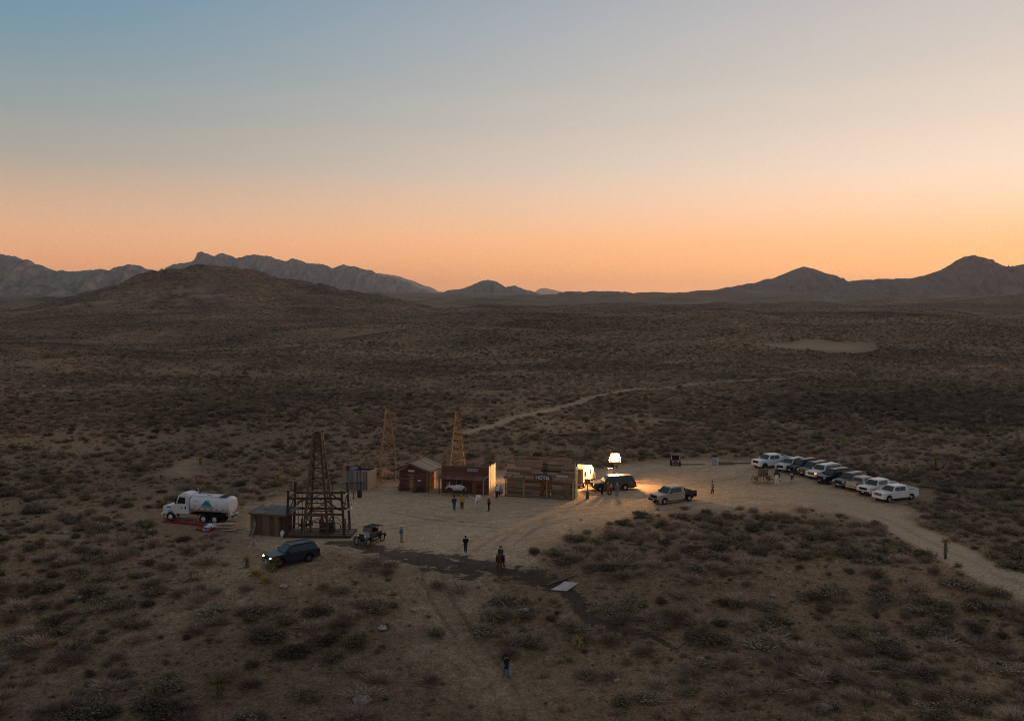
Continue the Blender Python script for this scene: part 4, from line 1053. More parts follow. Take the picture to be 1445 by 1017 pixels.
def vehicle(name, label, cat, group, px, heading, kind, pt, L=5.2, W=2.0, H=1.9, wb=2.95, r=.40, belt=1.22, hood=1.12, rim=RIM, lit=None, grille='bar', bumper=None, rear_lit=None, rack=True, back=False, dz=0.0):
    """px: photo point of the ground under the middle; heading in degrees, 0 = front towards +x, anticlockwise"""
    p = G(*px) if not isinstance(px, Vector) else px
    e = empty(name, (p.x, p.y, p.z - .02 + dz), R(heading), label, cat, group)
    f, bk = L/2, -L/2; fx = f - .92; rx = fx - wb; z0 = .40; ra = r + .10; cowl = f - 1.42; hw = W/2
    bump = bumper or pt
    pick = kind in ('pickup', 'flatbed')
    cabr = (cowl - 2.75) if pick else bk + .02          # rear of the cab
    bz = belt
    rearb = cabr if pick else bk
    prof = [(f - .10, z0), (f - .01, .52), (f, hood - .22), (f - .09, hood - .04), (f - .35, hood), (cowl, belt - .02), (rearb, bz), (rearb, z0 if pick else .62)]
    if not pick: prof = prof[:-2] + [(bk + .10, bz), (bk, bz - .12), (bk, .60), (bk + .12, z0)]
    low = []
    if not pick: low += arch(rx, ra, z0)[::-1]
    low += arch(fx, ra, z0)[::-1]
    body = MB().prism(prof + low, -hw, hw, 'y').build('body', pt, e, bevel=.055, seg=3)
    MB().box(((f + bk)/2 - .05, 0, .55), (L - .5, W - .62, .50)).build('underbody', TRIM, e)
    # cabin
    ws = cowl - .62; rt = (cabr + .18) if pick else bk + .42; rb = (cabr + .01) if pick else bk + .10
    top = H; ti = .20 if pick else .19; bi = .035
    b4 = [(cowl + .02, -hw + bi, belt), (cowl + .02, hw - bi, belt), (rb, hw - bi, belt), (rb, -hw + bi, belt)]
    t4 = [(ws, -hw + ti, top - .05), (ws, hw - ti, top - .05), (rt, hw - ti, top - .03), (rt, -hw + ti, top - .03)]
    cab = MB().add([Vector(q) - Vector((0, 0, .06)) for q in b4] + t4, [(0, 1, 2, 3), (4, 7, 6, 5), (0, 4, 5, 1), (1, 5, 6, 2), (2, 6, 7, 3), (3, 7, 4, 0)]).build('cabin', pt, e, bevel=.07, seg=3)
    MB().box(((ws + rt)/2 - .02, 0, top - .02), (ws - rt - .10, W - 2*ti - .12, .05)).build('roof', pt, e, bevel=.02)
    def side(s):
        i = (0, 3) if s < 0 else (1, 2)
        return b4[i[0]], b4[i[1]], t4[i[0]], t4[i[1]]
    # windscreen and rear glass
    pane('windscreen', GLASS, e, [lerp(lerp(b4[0], b4[1], .05), lerp(t4[0], t4[1], .06), .07), lerp(lerp(b4[0], b4[1], .95), lerp(t4[0], t4[1], .94), .07), lerp(lerp(b4[0], b4[1], .95), lerp(t4[0], t4[1], .92), .93), lerp(lerp(b4[0], b4[1], .05), lerp(t4[0], t4[1], .08), .93)], .004, (top - belt, 0, cowl - ws))
    pane('rear_window', GLASS, e, [lerp(lerp(b4[3], b4[2], .08), lerp(t4[3], t4[2], .10), .15), lerp(lerp(b4[3], b4[2], .92), lerp(t4[3], t4[2], .90), .15), lerp(lerp(b4[3], b4[2], .92), lerp(t4[3], t4[2], .90), .88), lerp(lerp(b4[3], b4[2], .08), lerp(t4[3], t4[2], .10), .88)], .004, (-(top - belt), 0, max(rt - rb, .02)))
    cuts = [(.10, .40), (.425, .80)] if pick else [(.085, .355), (.375, .655), (.68, .955)]
    for s in (-1, 1):
        B0, B1, T0, T1 = side(s); nr = (0, s*(top - belt), (ti - bi))
        for a, b in cuts:
            lo0, lo1 = lerp(B0, B1, a), lerp(B0, B1, b); ta = max(.03, (a*(Vector(B1) - Vector(B0)).length - .40)/max(.1, (Vector(T1) - Vector(T0)).length)) if a < .12 else a
            hi0, hi1 = lerp(T0, T1, ta if a < .12 else a), lerp(T0, T1, b if b < .9 else .93)
            q = [lerp(lo0, hi0, .08), lerp(lo1, hi1, .08), lerp(lo1, hi1, .88), lerp(lo0, hi0, .88)]
            pane('side_window', GLASS, e, q, .006, nr)
        # doors, handles, mirrors
        xs = [(cowl - .12, cowl - 1.18), (cowl - 1.20, cabr + .12 if pick else max(rx + ra + .02, cowl - 2.25))]
        for xa, xb in xs:
            d = MB().box(((xa + xb)/2, s*(hw + .002), (belt + .46)/2 - .02), (abs(xa - xb), .012, belt - .54)).build('door', pt, e)
            MB().box((xb + .18, s*(hw + .022), belt - .16), (.16, .025, .035)).build('handle', TRIM, d)
        MB().box((cowl - .30, s*(hw + .13), belt + .10), (.12, .22, .17)).build('mirror', TRIM if pt is not PW else pt, e, bevel=.03)
        MB().box(((fx + rx)/2, s*(hw - .02), z0 - .03), (wb - 2*ra, .07, .09)).build('running_board', TRIM, e)
        MB().box((f - .06, s*(hw - .24), hood - .20), (.14, .34 if lit is not LIT else .24, .16 if lit is not LIT else .13)).build('headlight', (lit if lit and (lit is not AMB or s > 0) else LENS), e, bevel=.02)
        if not pick: MB().box((bk + .02, s*(hw - .10), bz - .18), (.09, .16, .34)).build('tail_light', rear_lit or REDL, e)
        wheel(e, fx, s*(hw - .13), r, .26, rim, s); wheel(e, rx, s*(hw - .13), r, .26, rim, s)
    gm = {'bar': TRIM, 'chrome': CHROME, 'body': pt}[grille]
    g = MB().box((f - .005, 0, hood - .26), (.07, W - .92, .30)).build('grille', TRIM, e)
    if grille == 'chrome':
        for z in (-.07, .06): MB().box((f + .035, 0, hood - .26 + z), (.03, W - 1.0, .035)).build('grille_bar', CHROME, g)
    MB().box((f + .02, 0, .56), (.14, W - .14, .22)).build('front_bumper', bump, e, bevel=.04)
    MB().box((f + .10, 0, .55), (.015, .32, .15)).build('number_plate', PLATE, e)
    MB().box((bk - .04, 0, .56), (.14, W - .18, .20)).build('rear_bumper', CHROME if pick else bump, e, bevel=.04)
    if kind == 'pickup':
        bl = cabr - .04; rail = belt + .10
        sp = [(bl, z0), (bl, rail), (bk + .03, rail), (bk, rail - .06), (bk, .50), (bk + .08, z0)] + arch(rx, ra, z0)[::-1]
        bed = MB().prism(sp, hw - .09, hw, 'y').prism(sp, -hw, -hw + .09, 'y').box(((bl + bk)/2, 0, .80), (bl - bk - .1, W - .18, .06)).box((bl - .04, 0, (rail + .8)/2), (.06, W - .18, rail - .8)).build('bed', pt, e, bevel=.02)
        MB().box((bk + .035, 0, (.66 + rail)/2 + .04), (.07, W - .20, rail - .68)).build('tailgate', pt, e, bevel=.02)
        for s in (-1, 1):
            MB().box((bk + .01, s*(hw - .07), 1.05), (.07, .15, .36)).build('tail_light', rear_lit or REDL, e)
            MB().box(((bl + bk)/2, s*(hw - .045), rail + .015), (bl - bk - .06, .10, .03)).build('bed_rail', TRIM, e)
    elif kind == 'flatbed':
        bl = cabr - .05
        MB().box(((bl + bk)/2, 0, .98), (bl - bk, W + .12, .12)).build('flat_deck', WOODD, e)
        for s in (-1, 1): MB().box(((bl + bk)/2, s*(hw + .03), 1.19), (bl - bk - .05, .05, .30)).build('side_panel', DKMETAL, e)
        MB().box((bl - .03, 0, 1.45), (.06, W - .1, .08)).box((bl - .03, -hw + .12, 1.25), (.06, .07, .46)).box((bl - .03, hw - .12, 1.25), (.06, .07, .46)).build('headache_rack', DKMETAL, e)
        MB().box((bk + .5, 0, .72), (.6, W - .5, .4)).build('tool_box', DKMETAL, e); MB().box((bk - .02, 0, .86), (.05, W, .62)).build('mud_flap', TRIM, e)
    elif rack:
        for s in (-1, 1): MB().box(((ws + rt)/2, s*(hw - ti - .06), top + .035), (ws - rt - .5, .04, .04)).build('roof_rail', TRIM, e)
    return e
ROW = 'vehicles parked side by side along the yard'
HD = 241.0      # heading of the parked row: nose to the left and towards the camera
def HDG(a): return 270 - a
vehicle('pickup_truck', 'white heavy-duty pickup parked alone at the far end of the vehicle row', 'pickup truck', ROW, (1090, 658.5), HDG(64), 'pickup', PW, 6.3, 2.08, 2.0, 3.95, .43, 1.32, 1.28, RIMD, bumper=PW)
vehicle('suv', 'silver SUV half hidden behind the far riders', 'car', ROW, (1117, 663.5), HDG(55), 'suv', PS_, 5.1, 1.98, 1.84, 2.95, .39)
vehicle('suv', 'dark SUV with a pale roof sheen behind the second mounted rider', 'car', ROW, (1133, 665.5), HDG(60), 'suv', PN, 5.3, 2.02, 1.92, 3.05, .40)
vehicle('suv', 'grey SUV parked just left of the white SUV with lit lamps', 'car', ROW, (1149, 669.5), HDG(57), 'suv', PG, 5.2, 2.0, 1.88, 2.95, .40, grille='chrome')
vehicle('suv', 'white SUV with its headlamp and amber marker lit', 'car', ROW, (1163, 673.5), HDG(58), 'suv', PW, 5.4, 2.04, 1.92, 3.1, .41, grille='chrome', lit=AMB)
vehicle('suv', 'black SUV parked between the white SUV and the grey-hooded one', 'car', ROW, (1177.5, 680.2), HDG(62), 'suv', PB, 5.4, 2.04, 1.92, 3.1, .41)
vehicle('suv', 'dark grey SUV parked beside the beige old pickup', 'car', ROW, (1200, 685.8), HDG(56), 'suv', PG, 5.1, 1.98, 1.86, 2.9, .39)
vehicle('pickup_truck', 'old beige pickup parked tail-out between newer vehicles', 'pickup truck', ROW, (1220.5, 690), HDG(59) + 180, 'pickup', PBE, 5.3, 1.95, 1.76, 3.3, .37, 1.12, 1.05, RIM, bumper=CHROME)
vehicle('pickup_truck', 'white pickup with black grille guard, second in the near end of the row', 'pickup truck', ROW, (1238.5, 696.2), HDG(57), 'pickup', PW, 5.85, 2.03, 1.95, 3.65, .42, 1.28, 1.24, RIMD, bumper=TRIM)
vehicle('pickup_truck', 'clean white pickup at the near end of the vehicle row', 'pickup truck', ROW, (1263.5, 704.5), HDG(65), 'pickup', PW, 5.85, 2.03, 1.88, 3.64, .41, 1.24, 1.20, RIM, grille='chrome', bumper=PW)
vehicle('pickup_truck', 'tan flatbed pickup with dark deck standing alone in the yard', 'pickup truck', None, (949, 707.5), HDG(58), 'flatbed', PT, 6.0, 2.03, 2.0, 3.96, .42, 1.30, 1.24, RIM, bumper=TRIM)
vehicle('suv', 'dark brown SUV beneath the bright film lamp, lamps lit', 'car', None, (865, 690.5), HDG(79), 'suv', PBR, 5.7, 2.05, 1.92, 3.3, .41, lit=AMB, rear_lit=LITR)
vehicle('suv', 'dark blue SUV with both headlights on below the pump shed', 'car', None, (411.5, 793), HDG(52), 'suv', PN, 5.0, 1.98, 1.83, 2.95, .40, rim=RIMD, lit=LIT)

# ------------------------------------------------------------------ tank truck
def tank_truck():
    a, b = G(237, 734.5), G(310, 739.5); c = (a + b)/2; d = a - b
    e = empty('tank_truck', (c.x + .2, c.y + 1.05, min(a.z, b.z) - .02), math.atan2(d.y, d.x), 'white water tank truck with teal mountain emblem on its tank', 'truck')
    # x forward; wheels at +2.85 (front), -1.35 and -2.75 (tandem); left side (+y) faces the camera
    TW = paint('truck_white', (.66, .67, .68), .35)
    ch = MB()
    for s in (-1, 1): ch.box((-.4, s*.42, .92), (8.4, .09, .26))
    ch.build('chassis', TRIM, e)
    hood = MB().prism([(2.05, .95), (2.05, 1.98), (3.75, 1.72), (3.92, 1.55), (3.95, .75), (3.45, .75)] + arch(2.85, .62, .75)[::-1] + [(2.2, .75)], -1.0, 1.0, 'y').build('hood', TW, e, bevel=.10, seg=3)
    cab = MB().prism([(.55, .92), (.55, 2.95), (.80, 3.05), (1.72, 3.02), (1.85, 2.92), (2.18, 1.95), (2.18, .92)], -1.05, 1.05, 'y').build('cab', TW, e, bevel=.07, seg=3)
    MB().prism([(.60, 3.02), (1.75, 3.02), (1.55, 3.22), (.85, 3.24)], -.85, .85, 'y').build('roof_fairing', TW, e, bevel=.06)
    MB().prism([(2.02, 2.02), (2.21, 2.02), (1.90, 2.86), (1.80, 2.86)], -.92, .92, 'y').build('windscreen', GLASS, e)
    for s in (-1, 1):
        d_ = MB().box((1.32, s*1.06, 1.62), (1.12, .02, 1.3)).build('door', TW, e)
        MB().add([(.95, s*1.075, 2.08), (1.95, s*1.075, 2.08), (1.68, s*1.075, 2.80), (.95, s*1.075, 2.80), (.95, s*1.062, 2.08), (1.95, s*1.062, 2.08), (1.68, s*1.062, 2.80), (.95, s*1.062, 2.80)], [(0, 1, 2, 3), (7, 6, 5, 4), (0, 4, 5, 1), (1, 5, 6, 2), (2, 6, 7, 3), (3, 7, 4, 0)]).build('window', GLASS, d_)
        MB().box((.92, s*1.085, 1.62), (.16, .03, .26)).build('handle', TRIM, d_)
        TE = mat('teal_emblem', (.02, .22, .24), .5)
        MB().prism([(1.58, 1.5), (1.38, 1.72), (1.22, 1.5)], s*1.073, s*1.080, 'y').build('emblem', TE, d_)
        MB().box((2.02, s*1.30, 2.35), (.10, .2, .62)).tube([(1.95, s*1.0, 2.75), (2.02, s*1.3, 2.62)], .02).tube([(1.95, s*1.0, 2.05), (2.02, s*1.3, 2.08)], .02).build('mirror', TRIM, e)
        st = MB()
        for z in (.55, .85): st.box((1.25, s*1.0, z), (1.05, .26, .05))
        st.box((1.25, s*.90, .72), (1.05, .05, .5)).build('steps', STEEL, e)
        MB().box((3.86, s*.72, 1.38), (.12, .32, .26)).build('headlight', LENS, e, bevel=.02)
        MB().box((3.1, s*1.01, 1.60), (.5, .02, .10)).build('vent', TRIM, e)
        wheel(e, 2.85, s*.95, .52, .30, WHITE, s, rr=.55)
        for x in (-1.35, -2.75): wheel(e, x, s*.84, .52, .56, WHITE, s, rr=.55)
        MB().prism([(-.55, 1.1)] + [(-2.05 + 1.55*math.cos(t), .55 + .62*math.sin(t)) for t in np.linspace(.35, math.pi - .35, 9)] + [(-3.6, 1.1)], s*1.02, s*1.10, 'y').build('mud_guard', TRIM, e)
        MB().box((-3.75, s*.9, .62), (.04, .5, .6)).build('mud_flap', TRIM, e)
    MB().box((3.98, 0, 1.15), (.06, 1.0, .75)).build('grille', TRIM, e); MB().box((4.03, 0, .72), (.22, 2.1, .28)).build('front_bumper', TW, e, bevel=.04)
    MB().cyl((.42, -.8, 1.0), (.42, -.8, 3.5), .08, n=8).build('exhaust', CHROME, e)
    # tank: oval barrel with dished ends, long axis x
    v = MB(); n = 28; xs = [(.42, .62), (.38, .93), (.28, 1.0), (-4.25, 1.0), (-4.37, .94), (-4.42, .62)]
    ring = []
    for x, k in xs:
        for i in range(n):
            t = 2*math.pi*i/n; cy, cz = math.cos(t), math.sin(t)
            ring.append((x, 1.16*k*math.copysign(abs(cy)**.88, cy), 2.06 + .95*k*math.copysign(abs(cz)**.9, cz)))
    fs = [(j*n+i, j*n+(i+1) % n, (j+1)*n+(i+1) % n, (j+1)*n+i) for j in range(len(xs)-1) for i in range(n)] + [tuple(range(n)), tuple(range(5*n, 6*n))[::-1]]
    tk = v.add(ring, fs).build('tank', TW, e, smooth=False)
    for p in tk.data.polygons: p.use_smooth = len(p.vertices) == 4
    for x in (-.9, -2.1, -3.2): 
        rg = [(xx, 1.168*math.copysign(abs(math.cos(t))**.88, math.cos(t)), 2.06 + .958*math.copysign(abs(math.sin(t))**.9, math.sin(t))) for xx in (x - .02, x + .02) for t in [2*math.pi*i/n for i in range(n)]]
        MB().add(rg, [(i, (i+1) % n, n + (i+1) % n, n + i) for i in range(n)]).build('seam', TW, tk)
    MB().cyl((-1.6, 0, 2.95), (-1.6, 0, 3.1), .3, n=14).build('manhole', STEEL, tk); MB().box((-3.6, 0, 3.02), (.9, 1.5, .05)).build('walkway', TRIM, tk)
    rl = MB()
    for s in (-1, 1): rl.box((-2.0, s*.62, 2.98), (4.0, .05, .08))
    rl.build('top_rail', TW, tk)
    for s in (-1, 1):     # emblem: teal mountain, yellow sun, worn lettering below; red and white tape along the sill
        yy = s*1.162
        em = MB().prism([(-1.1 - s*0, 1.98), (-1.75, 2.62), (-1.95, 2.42), (-2.05, 2.5), (-2.55, 1.98)], yy - s*.06, yy + s*.006, 'y').build('emblem', TE, tk)
        MB().cyl((-2.05, yy, 2.56), (-2.05, yy + s*.01, 2.56), .11, n=12).build('sun_mark', mat('yellow_mark', (.55, .42, .08), .6), em)
        for i in range(8): MB().box((-1.12 - i*.21, yy + s*.006, 1.84), (.15 if i % 3 else .11, .012, .15)).build('letter_mark', TE, em)
        tp = MB(); tp2 = MB()
        for i in range(11):
            (tp if i % 2 == 0 else tp2).box((-.12 - i*.37, s*1.075, 1.60), (.26, .06, .07))
        tp.build('reflective_tape', mat('red_tape', (.36, .045, .05), .5), tk); tp2.build('reflective_tape', WHITE, tk)
        MB().box((-.45, yy, 2.45), (.55, .012, .04)).box((-.35, yy, 1.95), (.32, .012, .05)).build('small_lettering', TRIM, tk)
    MB().box((-4.45, 0, 1.0), (.35, 1.9, .1)).cyl((-4.35, .5, 1.25), (-4.6, .75, .65), .07, n=8).cyl((-4.35, -.5, 1.25), (-4.35, -.5, .6), .07, n=8).box((-4.2, .2, 1.25), (.3, .5, .45)).build('rear_spray_gear', STEEL, e)
    MB().cyl((-4.42, .95, 1.1), (-4.42, .95, 1.9), .03, n=6).build('marker_pole', mat('yellow_pole', (.5, .36, .08), .6), e)
    for s in (-1, 1): MB().box((-4.18, s*.95, 1.15), (.06, .2, .2)).build('tail_light', REDL, e)
    return e
tank_truck()

# ------------------------------------------------------------------ old open touring car
def old_car():
    p = G(522, 765.5); e = empty('vintage_car', (p.x, p.y, p.z - .02), R(HDG(28)), 'old black open car with folded hood beside the derrick deck', 'car')
    BK = mat('old_black_paint', (.02, .02, .021), .35, spec=.5, coat=.3)
    MB().prism([(-1.35, .62), (-1.35, 1.12), (-.9, 1.18), (.15, 1.18), (.55, 1.15), (.55, .62)], -.58, .58, 'y').build('body', BK, e, bevel=.05)
    MB().add([(1.35, -.28, .70), (1.35, .28, .70), (1.35, .24, 1.12), (1.35, -.24, 1.12), (.55, -.5, .66), (.55, .5, .66), (.55, .42, 1.2), (.55, -.42, 1.2)], [(0, 1, 2, 3), (7, 6, 5, 4), (0, 4, 5, 1), (1, 5, 6, 2), (2, 6, 7, 3), (3, 7, 4, 0)]).build('bonnet', mat('old_grey_paint', (.22, .25, .27), .35, spec=.5), e, bevel=.03)
    MB().box((1.38, 0, .92), (.08, .56, .58)).build('radiator', DKMETAL, e)
    MB().box((-.55, 0, 1.0), (.5, .95, .12)).box((-.78, 0, 1.22), (.1, .95, .4)).build('seat', mat('old_leather', (.05, .035, .03), .7), e)
    wf = MB().beam((.42, -.52, 1.15), (.30, -.52, 1.72), .04).beam((.42, .52, 1.15), (.30, .52, 1.72), .04).beam((.30, -.54, 1.72), (.30, .54, 1.72), .04).build('windscreen_frame', DKMETAL, e)
    MB().box((.36, 0, 1.44), (.015, 1.0, .5), Matrix.Rotation(-.2, 3, 'Y')).build('pane', GLASS, wf)
    MB().prism([(.32, 1.72), (-1.3, 1.70), (-1.45, 1.60), (-1.3, 1.64), (.32, 1.67)], -.6, .6, 'y').build('canvas_top', mat('black_canvas', (.03, .03, .03), .9), e)
    for s in (-1, 1):
        for x in (-1.35, -.45): MB().beam((x, s*.57, 1.15), (x - .05, s*.57, 1.68), .03).build('top_bow', DKMETAL, e)
        for x in (1.25, -1.2):
            t = MB().lathe([(.38, -.045), (.40, 0), (.38, .045), (.32, .04), (.32, -.04), (.38, -.045)], (x, s*.72, .40), 'y', 20).build('wheel', TYRE, e)
            sp = MB()
            for i in range(10): sp.beam((x, s*.72, .40), (x + .33*math.cos(i*.628), s*.72, .40 + .33*math.sin(i*.628)), .028)
            sp.cyl((x, s*.66, .40), (x, s*.79, .40), .06, n=8).build('spokes', WOODP, t)
        fd = []
        for x0 in (1.25, -1.2):
            pts = [(x0 + .52*math.cos(t), .40 + .50*math.sin(t)) for t in np.linspace(.15, math.pi - .1, 9)]
            MB().prism(pts + [(q[0]*1, q[1] + .03) for q in pts[::-1]], s*.58, s*.86, 'y').build('fender', BK, e)
        MB().box((.0, s*.72, .44), (1.4, .26, .04)).build('running_board', BK, e)
        MB().ball((1.42, s*.42, .98), (.07, .12, .12), 10, 6).build('headlight', CHROME, e)
    MB().box((0, 0, .5), (2.7, .5, .14)).build('chassis', TRIM, e); MB().lathe([(.17, -.012), (.17, .012), (.15, .012), (.15, -.012), (.17, -.012)], (.1, .25, 1.32), 'x', 14).build('steering_wheel', TRIM, e)
old_car()

# ------------------------------------------------------------------ white box truck beside the hotel
def box_truck():
    e = empty('box_truck', (9.35, 131.7, h1(9.35, 131.7)), R(66), 'cream box truck parked behind the hotel corner, lit by the film lamp', 'truck')
    MB().box((-.6, 0, 1.68), (3.6, 2.0, 1.86)).build('cargo_box', paint('cream_van_paint', (.30, .255, .20), .6), e, bevel=.04)
    MB().prism([(1.25, .6), (1.25, 2.2), (1.85, 2.18), (2.3, 1.5), (2.75, 1.35), (2.8, .6)], -.95, .95, 'y').build('cab', paint('cream_van_paint', (.30, .255, .20), .6), e, bevel=.06)
    MB().prism([(1.95, 2.2), (2.30, 1.55), (2.34, 1.57), (2.0, 2.22)], -.82, .82, 'y').build('windscreen', GLASS, e)
    d = MB().box((-2.41, -.35, 1.65), (.03, .75, 1.6)).build('rear_door', mat('door_recess', (.20, .15, .10), .7), e); MB().box((-2.44, -.05, 1.8), (.03, .05, .2)).build('handle', TRIM, d)
    MB().box((-2.42, .5, 1.65), (.03, .7, 1.6)).build('rear_door', WHITE, e); MB().box((-2.5, 0, .6), (.3, 1.8, .12)).build('rear_step', STEEL, e)
    MB().box((.2, 0, .7), (4.6, .8, .2)).build('chassis', TRIM, e)
    for k in range(3): MB().box((.6 - k*1.05, -1.012, 1.85), (.6, .03, .62)).build('side_window', GLASS if k != 1 else mat('door_recess', (.2, .15, .1), .7), e)
    for s in (-1, 1):
        for x in (1.95, -1.5): wheel(e, x, s*.82, .40, .26, WHITE, s)
        MB().box((-2.42, s*.9, .85), (.05, .12, .2)).build('tail_light', REDL, e)
box_truck()

# ------------------------------------------------------------------ small utility buggy by the scrub edge
def buggy():
    p = G(953, 655.5); e = empty('utility_buggy', p, R(HDG(8)), 'small open utility buggy with red body by the scrub edge', 'buggy')
    RB = mat('red_plastic', (.11, .03, .026), .55)
    MB().prism([(-1.2, .4), (-1.2, .85), (-.2, .75), (.5, .80), (1.25, .72), (1.3, .4)], -.62, .62, 'y').build('body', RB, e, bevel=.04)
    MB().box((-.25, 0, .88), (.5, 1.1, .14)).box((-.5, 0, 1.15), (.12, 1.1, .4)).build('seat', TRIM, e)
    for x, s in ((1.0, -1), (1.0, 1), (-1.0, -1), (-1.0, 1)): wheel(e, x, s*.66, .30, .24, RIMD, s)
    cg = MB()
    for s in (-1, 1): cg.beam((.55, s*.6, .8), (.25, s*.55, 1.55), .05).beam((.25, s*.55, 1.55), (-.6, s*.55, 1.55), .05).beam((-.6, s*.55, 1.55), (-.7, s*.6, .8), .05)
    cg.beam((.25, -.55, 1.55), (.25, .55, 1.55), .05).beam((-.6, -.55, 1.55), (-.6, .55, 1.55), .05).build('roll_cage', STEEL, e)
    for s in (-1, 1): MB().box((1.28, s*.38, .66), (.05, .2, .12)).build('headlight', LENS, e)
    for s in (-1, 1): MB().ball((-.8, s*.4, .98), (.3, .22, .18), 8, 6).build('load_bag', WOODP, e)
buggy()

# ------------------------------------------------------------------ people and animals: skinned skeletons
def skin(name, m, parent, joints, edges, root=0, sub=1):
    """joints: (x, y, z, r) or (x, y, z, rx, ry)"""
    me = bpy.data.meshes.new(name); me.from_pydata([j[:3] for j in joints], edges, [])
    bm = bmesh.new(); bm.from_mesh(me); ly = bm.verts.layers.skin.verify(); bm.verts.ensure_lookup_table()
    for i, j in enumerate(joints):
        v = bm.verts[i][ly]; v.radius = (j[3], j[4] if len(j) > 4 else j[3]); v.use_root = (i == root)
    bm.to_mesh(me); bm.free()
    o = link(name, me, m, parent)
    s = o.modifiers.new('skin', 'SKIN'); s.use_smooth_shade = True; s.branch_smoothing = .3
    if sub: q = o.modifiers.new('sub', 'SUBSURF'); q.levels = sub; q.render_levels = sub
    return o
SKIN = mat('skin_tone', (.42, .25, .17), .6); HAIR = mat('dark_hair', (.03, .02, .015), .7); HAIRG = mat('grey_hair', (.4, .38, .36), .8)
BOOT = mat('boot_leather', (.06, .04, .03), .6)
def cloth(name, c): return mat('cloth_' + name, c, .92, noise=(9, tuple(min(1, x*1.35 + .006) for x in c), .4, .7), spec=.1)
JEANS = cloth('jeans', (.045, .085, .15)); DKJ = cloth('dark_jeans', (.03, .038, .055)); BLK = cloth('black', (.014, .014, .016)); YEL = cloth('yellow', (.42, .24, .03)); MAR = cloth('maroon', (.13, .045, .055))
WSH = cloth('white_shirt', (.55, .55, .57)); LAV = cloth('lavender', (.26, .24, .33)); TAN = cloth('tan', (.30, .19, .11)); DEN = cloth('denim_shirt', (.085, .125, .17)); GRY = cloth('grey', (.15, .15, .155)); PNK = cloth('pink', (.42, .25, .22)); BRN = cloth('brown_robe', (.22, .12, .06)); NVY = cloth('navy', (.03, .04, .07)); CRM = cloth('cream', (.55, .50, .42))
def person(px, face, label, top, legs, hat=None, hair=HAIR, arms=('down', 'down'), stride=.06, coat=0.0, lean=0.0, h=1.75, pose='stand', base=None, extra=None, sleeve=True):
    """face: heading of the chest in degrees. arms: 'down', 'bend', 'up', 'front'"""
    p = base if base is not None else G(*px); k = h/1.75
    e = empty('person', (p.x, p.y, p.z), R(face), label, 'person', None); e.scale = (k, k, k)
    L3 = lambda x, z: x + lean*(z - .9)
    sit = pose == 'ride'; cr = pose == 'crouch'
    hz_ = {'stand': .93, 'ride': .93, 'crouch': .42}[pose]; dz = hz_ - .93; fw = .10 if cr else 0
    def P(x, y, z): return (L3(x, z) + fw, y, z + dz)
    hips = P(0, 0, .93); sp1 = P(0, 0, 1.10); ch = P(.01, 0, 1.32); nk = P(.01, 0, 1.47); hb = P(.03, 0, 1.56); ht = P(.02, 0, 1.68)
    J = [(*hips, .10), (*sp1, .095), (*ch, .105), (*nk, .055), (*hb, .075, .085), (*ht, .07, .08)]; Ed = [(0, 1), (1, 2), (2, 3), (3, 4), (4, 5)]
    J += [(hb[0] + .115, 0, hb[2] + .035, .016)]; Ed += [(4, 6)]                       # nose
    ja = []; jl = []
    for s, a in ((1, arms[0]), (-1, arms[1])):
        sh = P(0, s*.19, 1.40)
        el, wr = {'down': (P(-.02, s*.25, 1.12), P(.06, s*.25, .88)), 'bend': (P(-.04, s*.25, 1.13), P(.20, s*.14, 1.10)), 'up': (P(.16, s*.27, 1.28), P(.22, s*.07, 1.52)), 'front': (P(.06, s*.22, 1.14), P(.30, s*.12, 1.05))}[a]
        d = (Vector(wr) - Vector(el)).normalized(); palm = Vector(wr) + d*.06
        k0 = len(J); J += [(*sh, .055), (*el, .042), (*wr, .032), (*palm, .042, .022)]; Ed += [(2, k0), (k0, k0+1), (k0+1, k0+2), (k0+2, k0+3)]
        sd = d.cross(Vector((0, s, 0))); sd = sd.normalized() if sd.length > .1 else Vector((1, 0, 0)); cu = Vector((0, -s, 0))
        for i, (off, ln) in enumerate(((-.028, .075), (-.009, .085), (.01, .08), (.028, .062))):
            b0 = palm + sd*off + d*.035; kf = len(J); m1 = b0 + d*ln*.5; t1 = m1 + (d*.8 + cu*.6).normalized()*ln*.5
            J += [(*b0, .0095), (*m1, .009), (*t1, .008)]; Ed += [(k0+3, kf), (kf, kf+1), (kf+1, kf+2)]
        kf = len(J); t0 = Vector(wr) + d*.03 - sd*.04; t1 = t0 - sd*.02 + d*.05 + cu*.02; J += [(*t0, .011), (*t1, .0095)]; Ed += [(k0+2, kf), (kf, kf+1)]
        ja.append((sh, el, wr))
        hp = P(0, s*.09, .90)
        if sit: kn = (hp[0] + .34, s*.34, hp[2] - .14); an = (kn[0] - .12, s*.37, kn[2] - .44); toe = (an[0] + .15, s*.39, an[2] - .03)
        elif cr: kn = (hp[0] + .36, s*.16, .50); an = (hp[0] + .08, s*.13, .09); toe = (an[0] + .17, s*.14, .04)
        else: kn = (s*stride*.6 + .03, s*.10, .50); an = (s*stride - (.02 if s < 0 else 0), s*.105, .085); toe = (an[0] + .16, s*.12, .035)
        k0 = len(J); J += [(*hp, .075), (*kn, .055), (*an, .038), (*toe, .035)]; Ed += [(0, k0), (k0, k0+1), (k0+1, k0+2), (k0+2, k0+3)]
        jl.append((hp, kn, an, toe))
    skin('body', SKIN, e, J, Ed)
    # garments as shells over the body
    T = [(*P(0, 0, .86 - coat*.2), .185), (*sp1, .185), (*ch, .20), (*P(.01, 0, 1.46), .12)]; Te = [(0, 1), (1, 2), (2, 3)]
    if coat and not sit: T.append((*P(0, 0, .86 - coat), .20)); Te.append((0, len(T)-1))
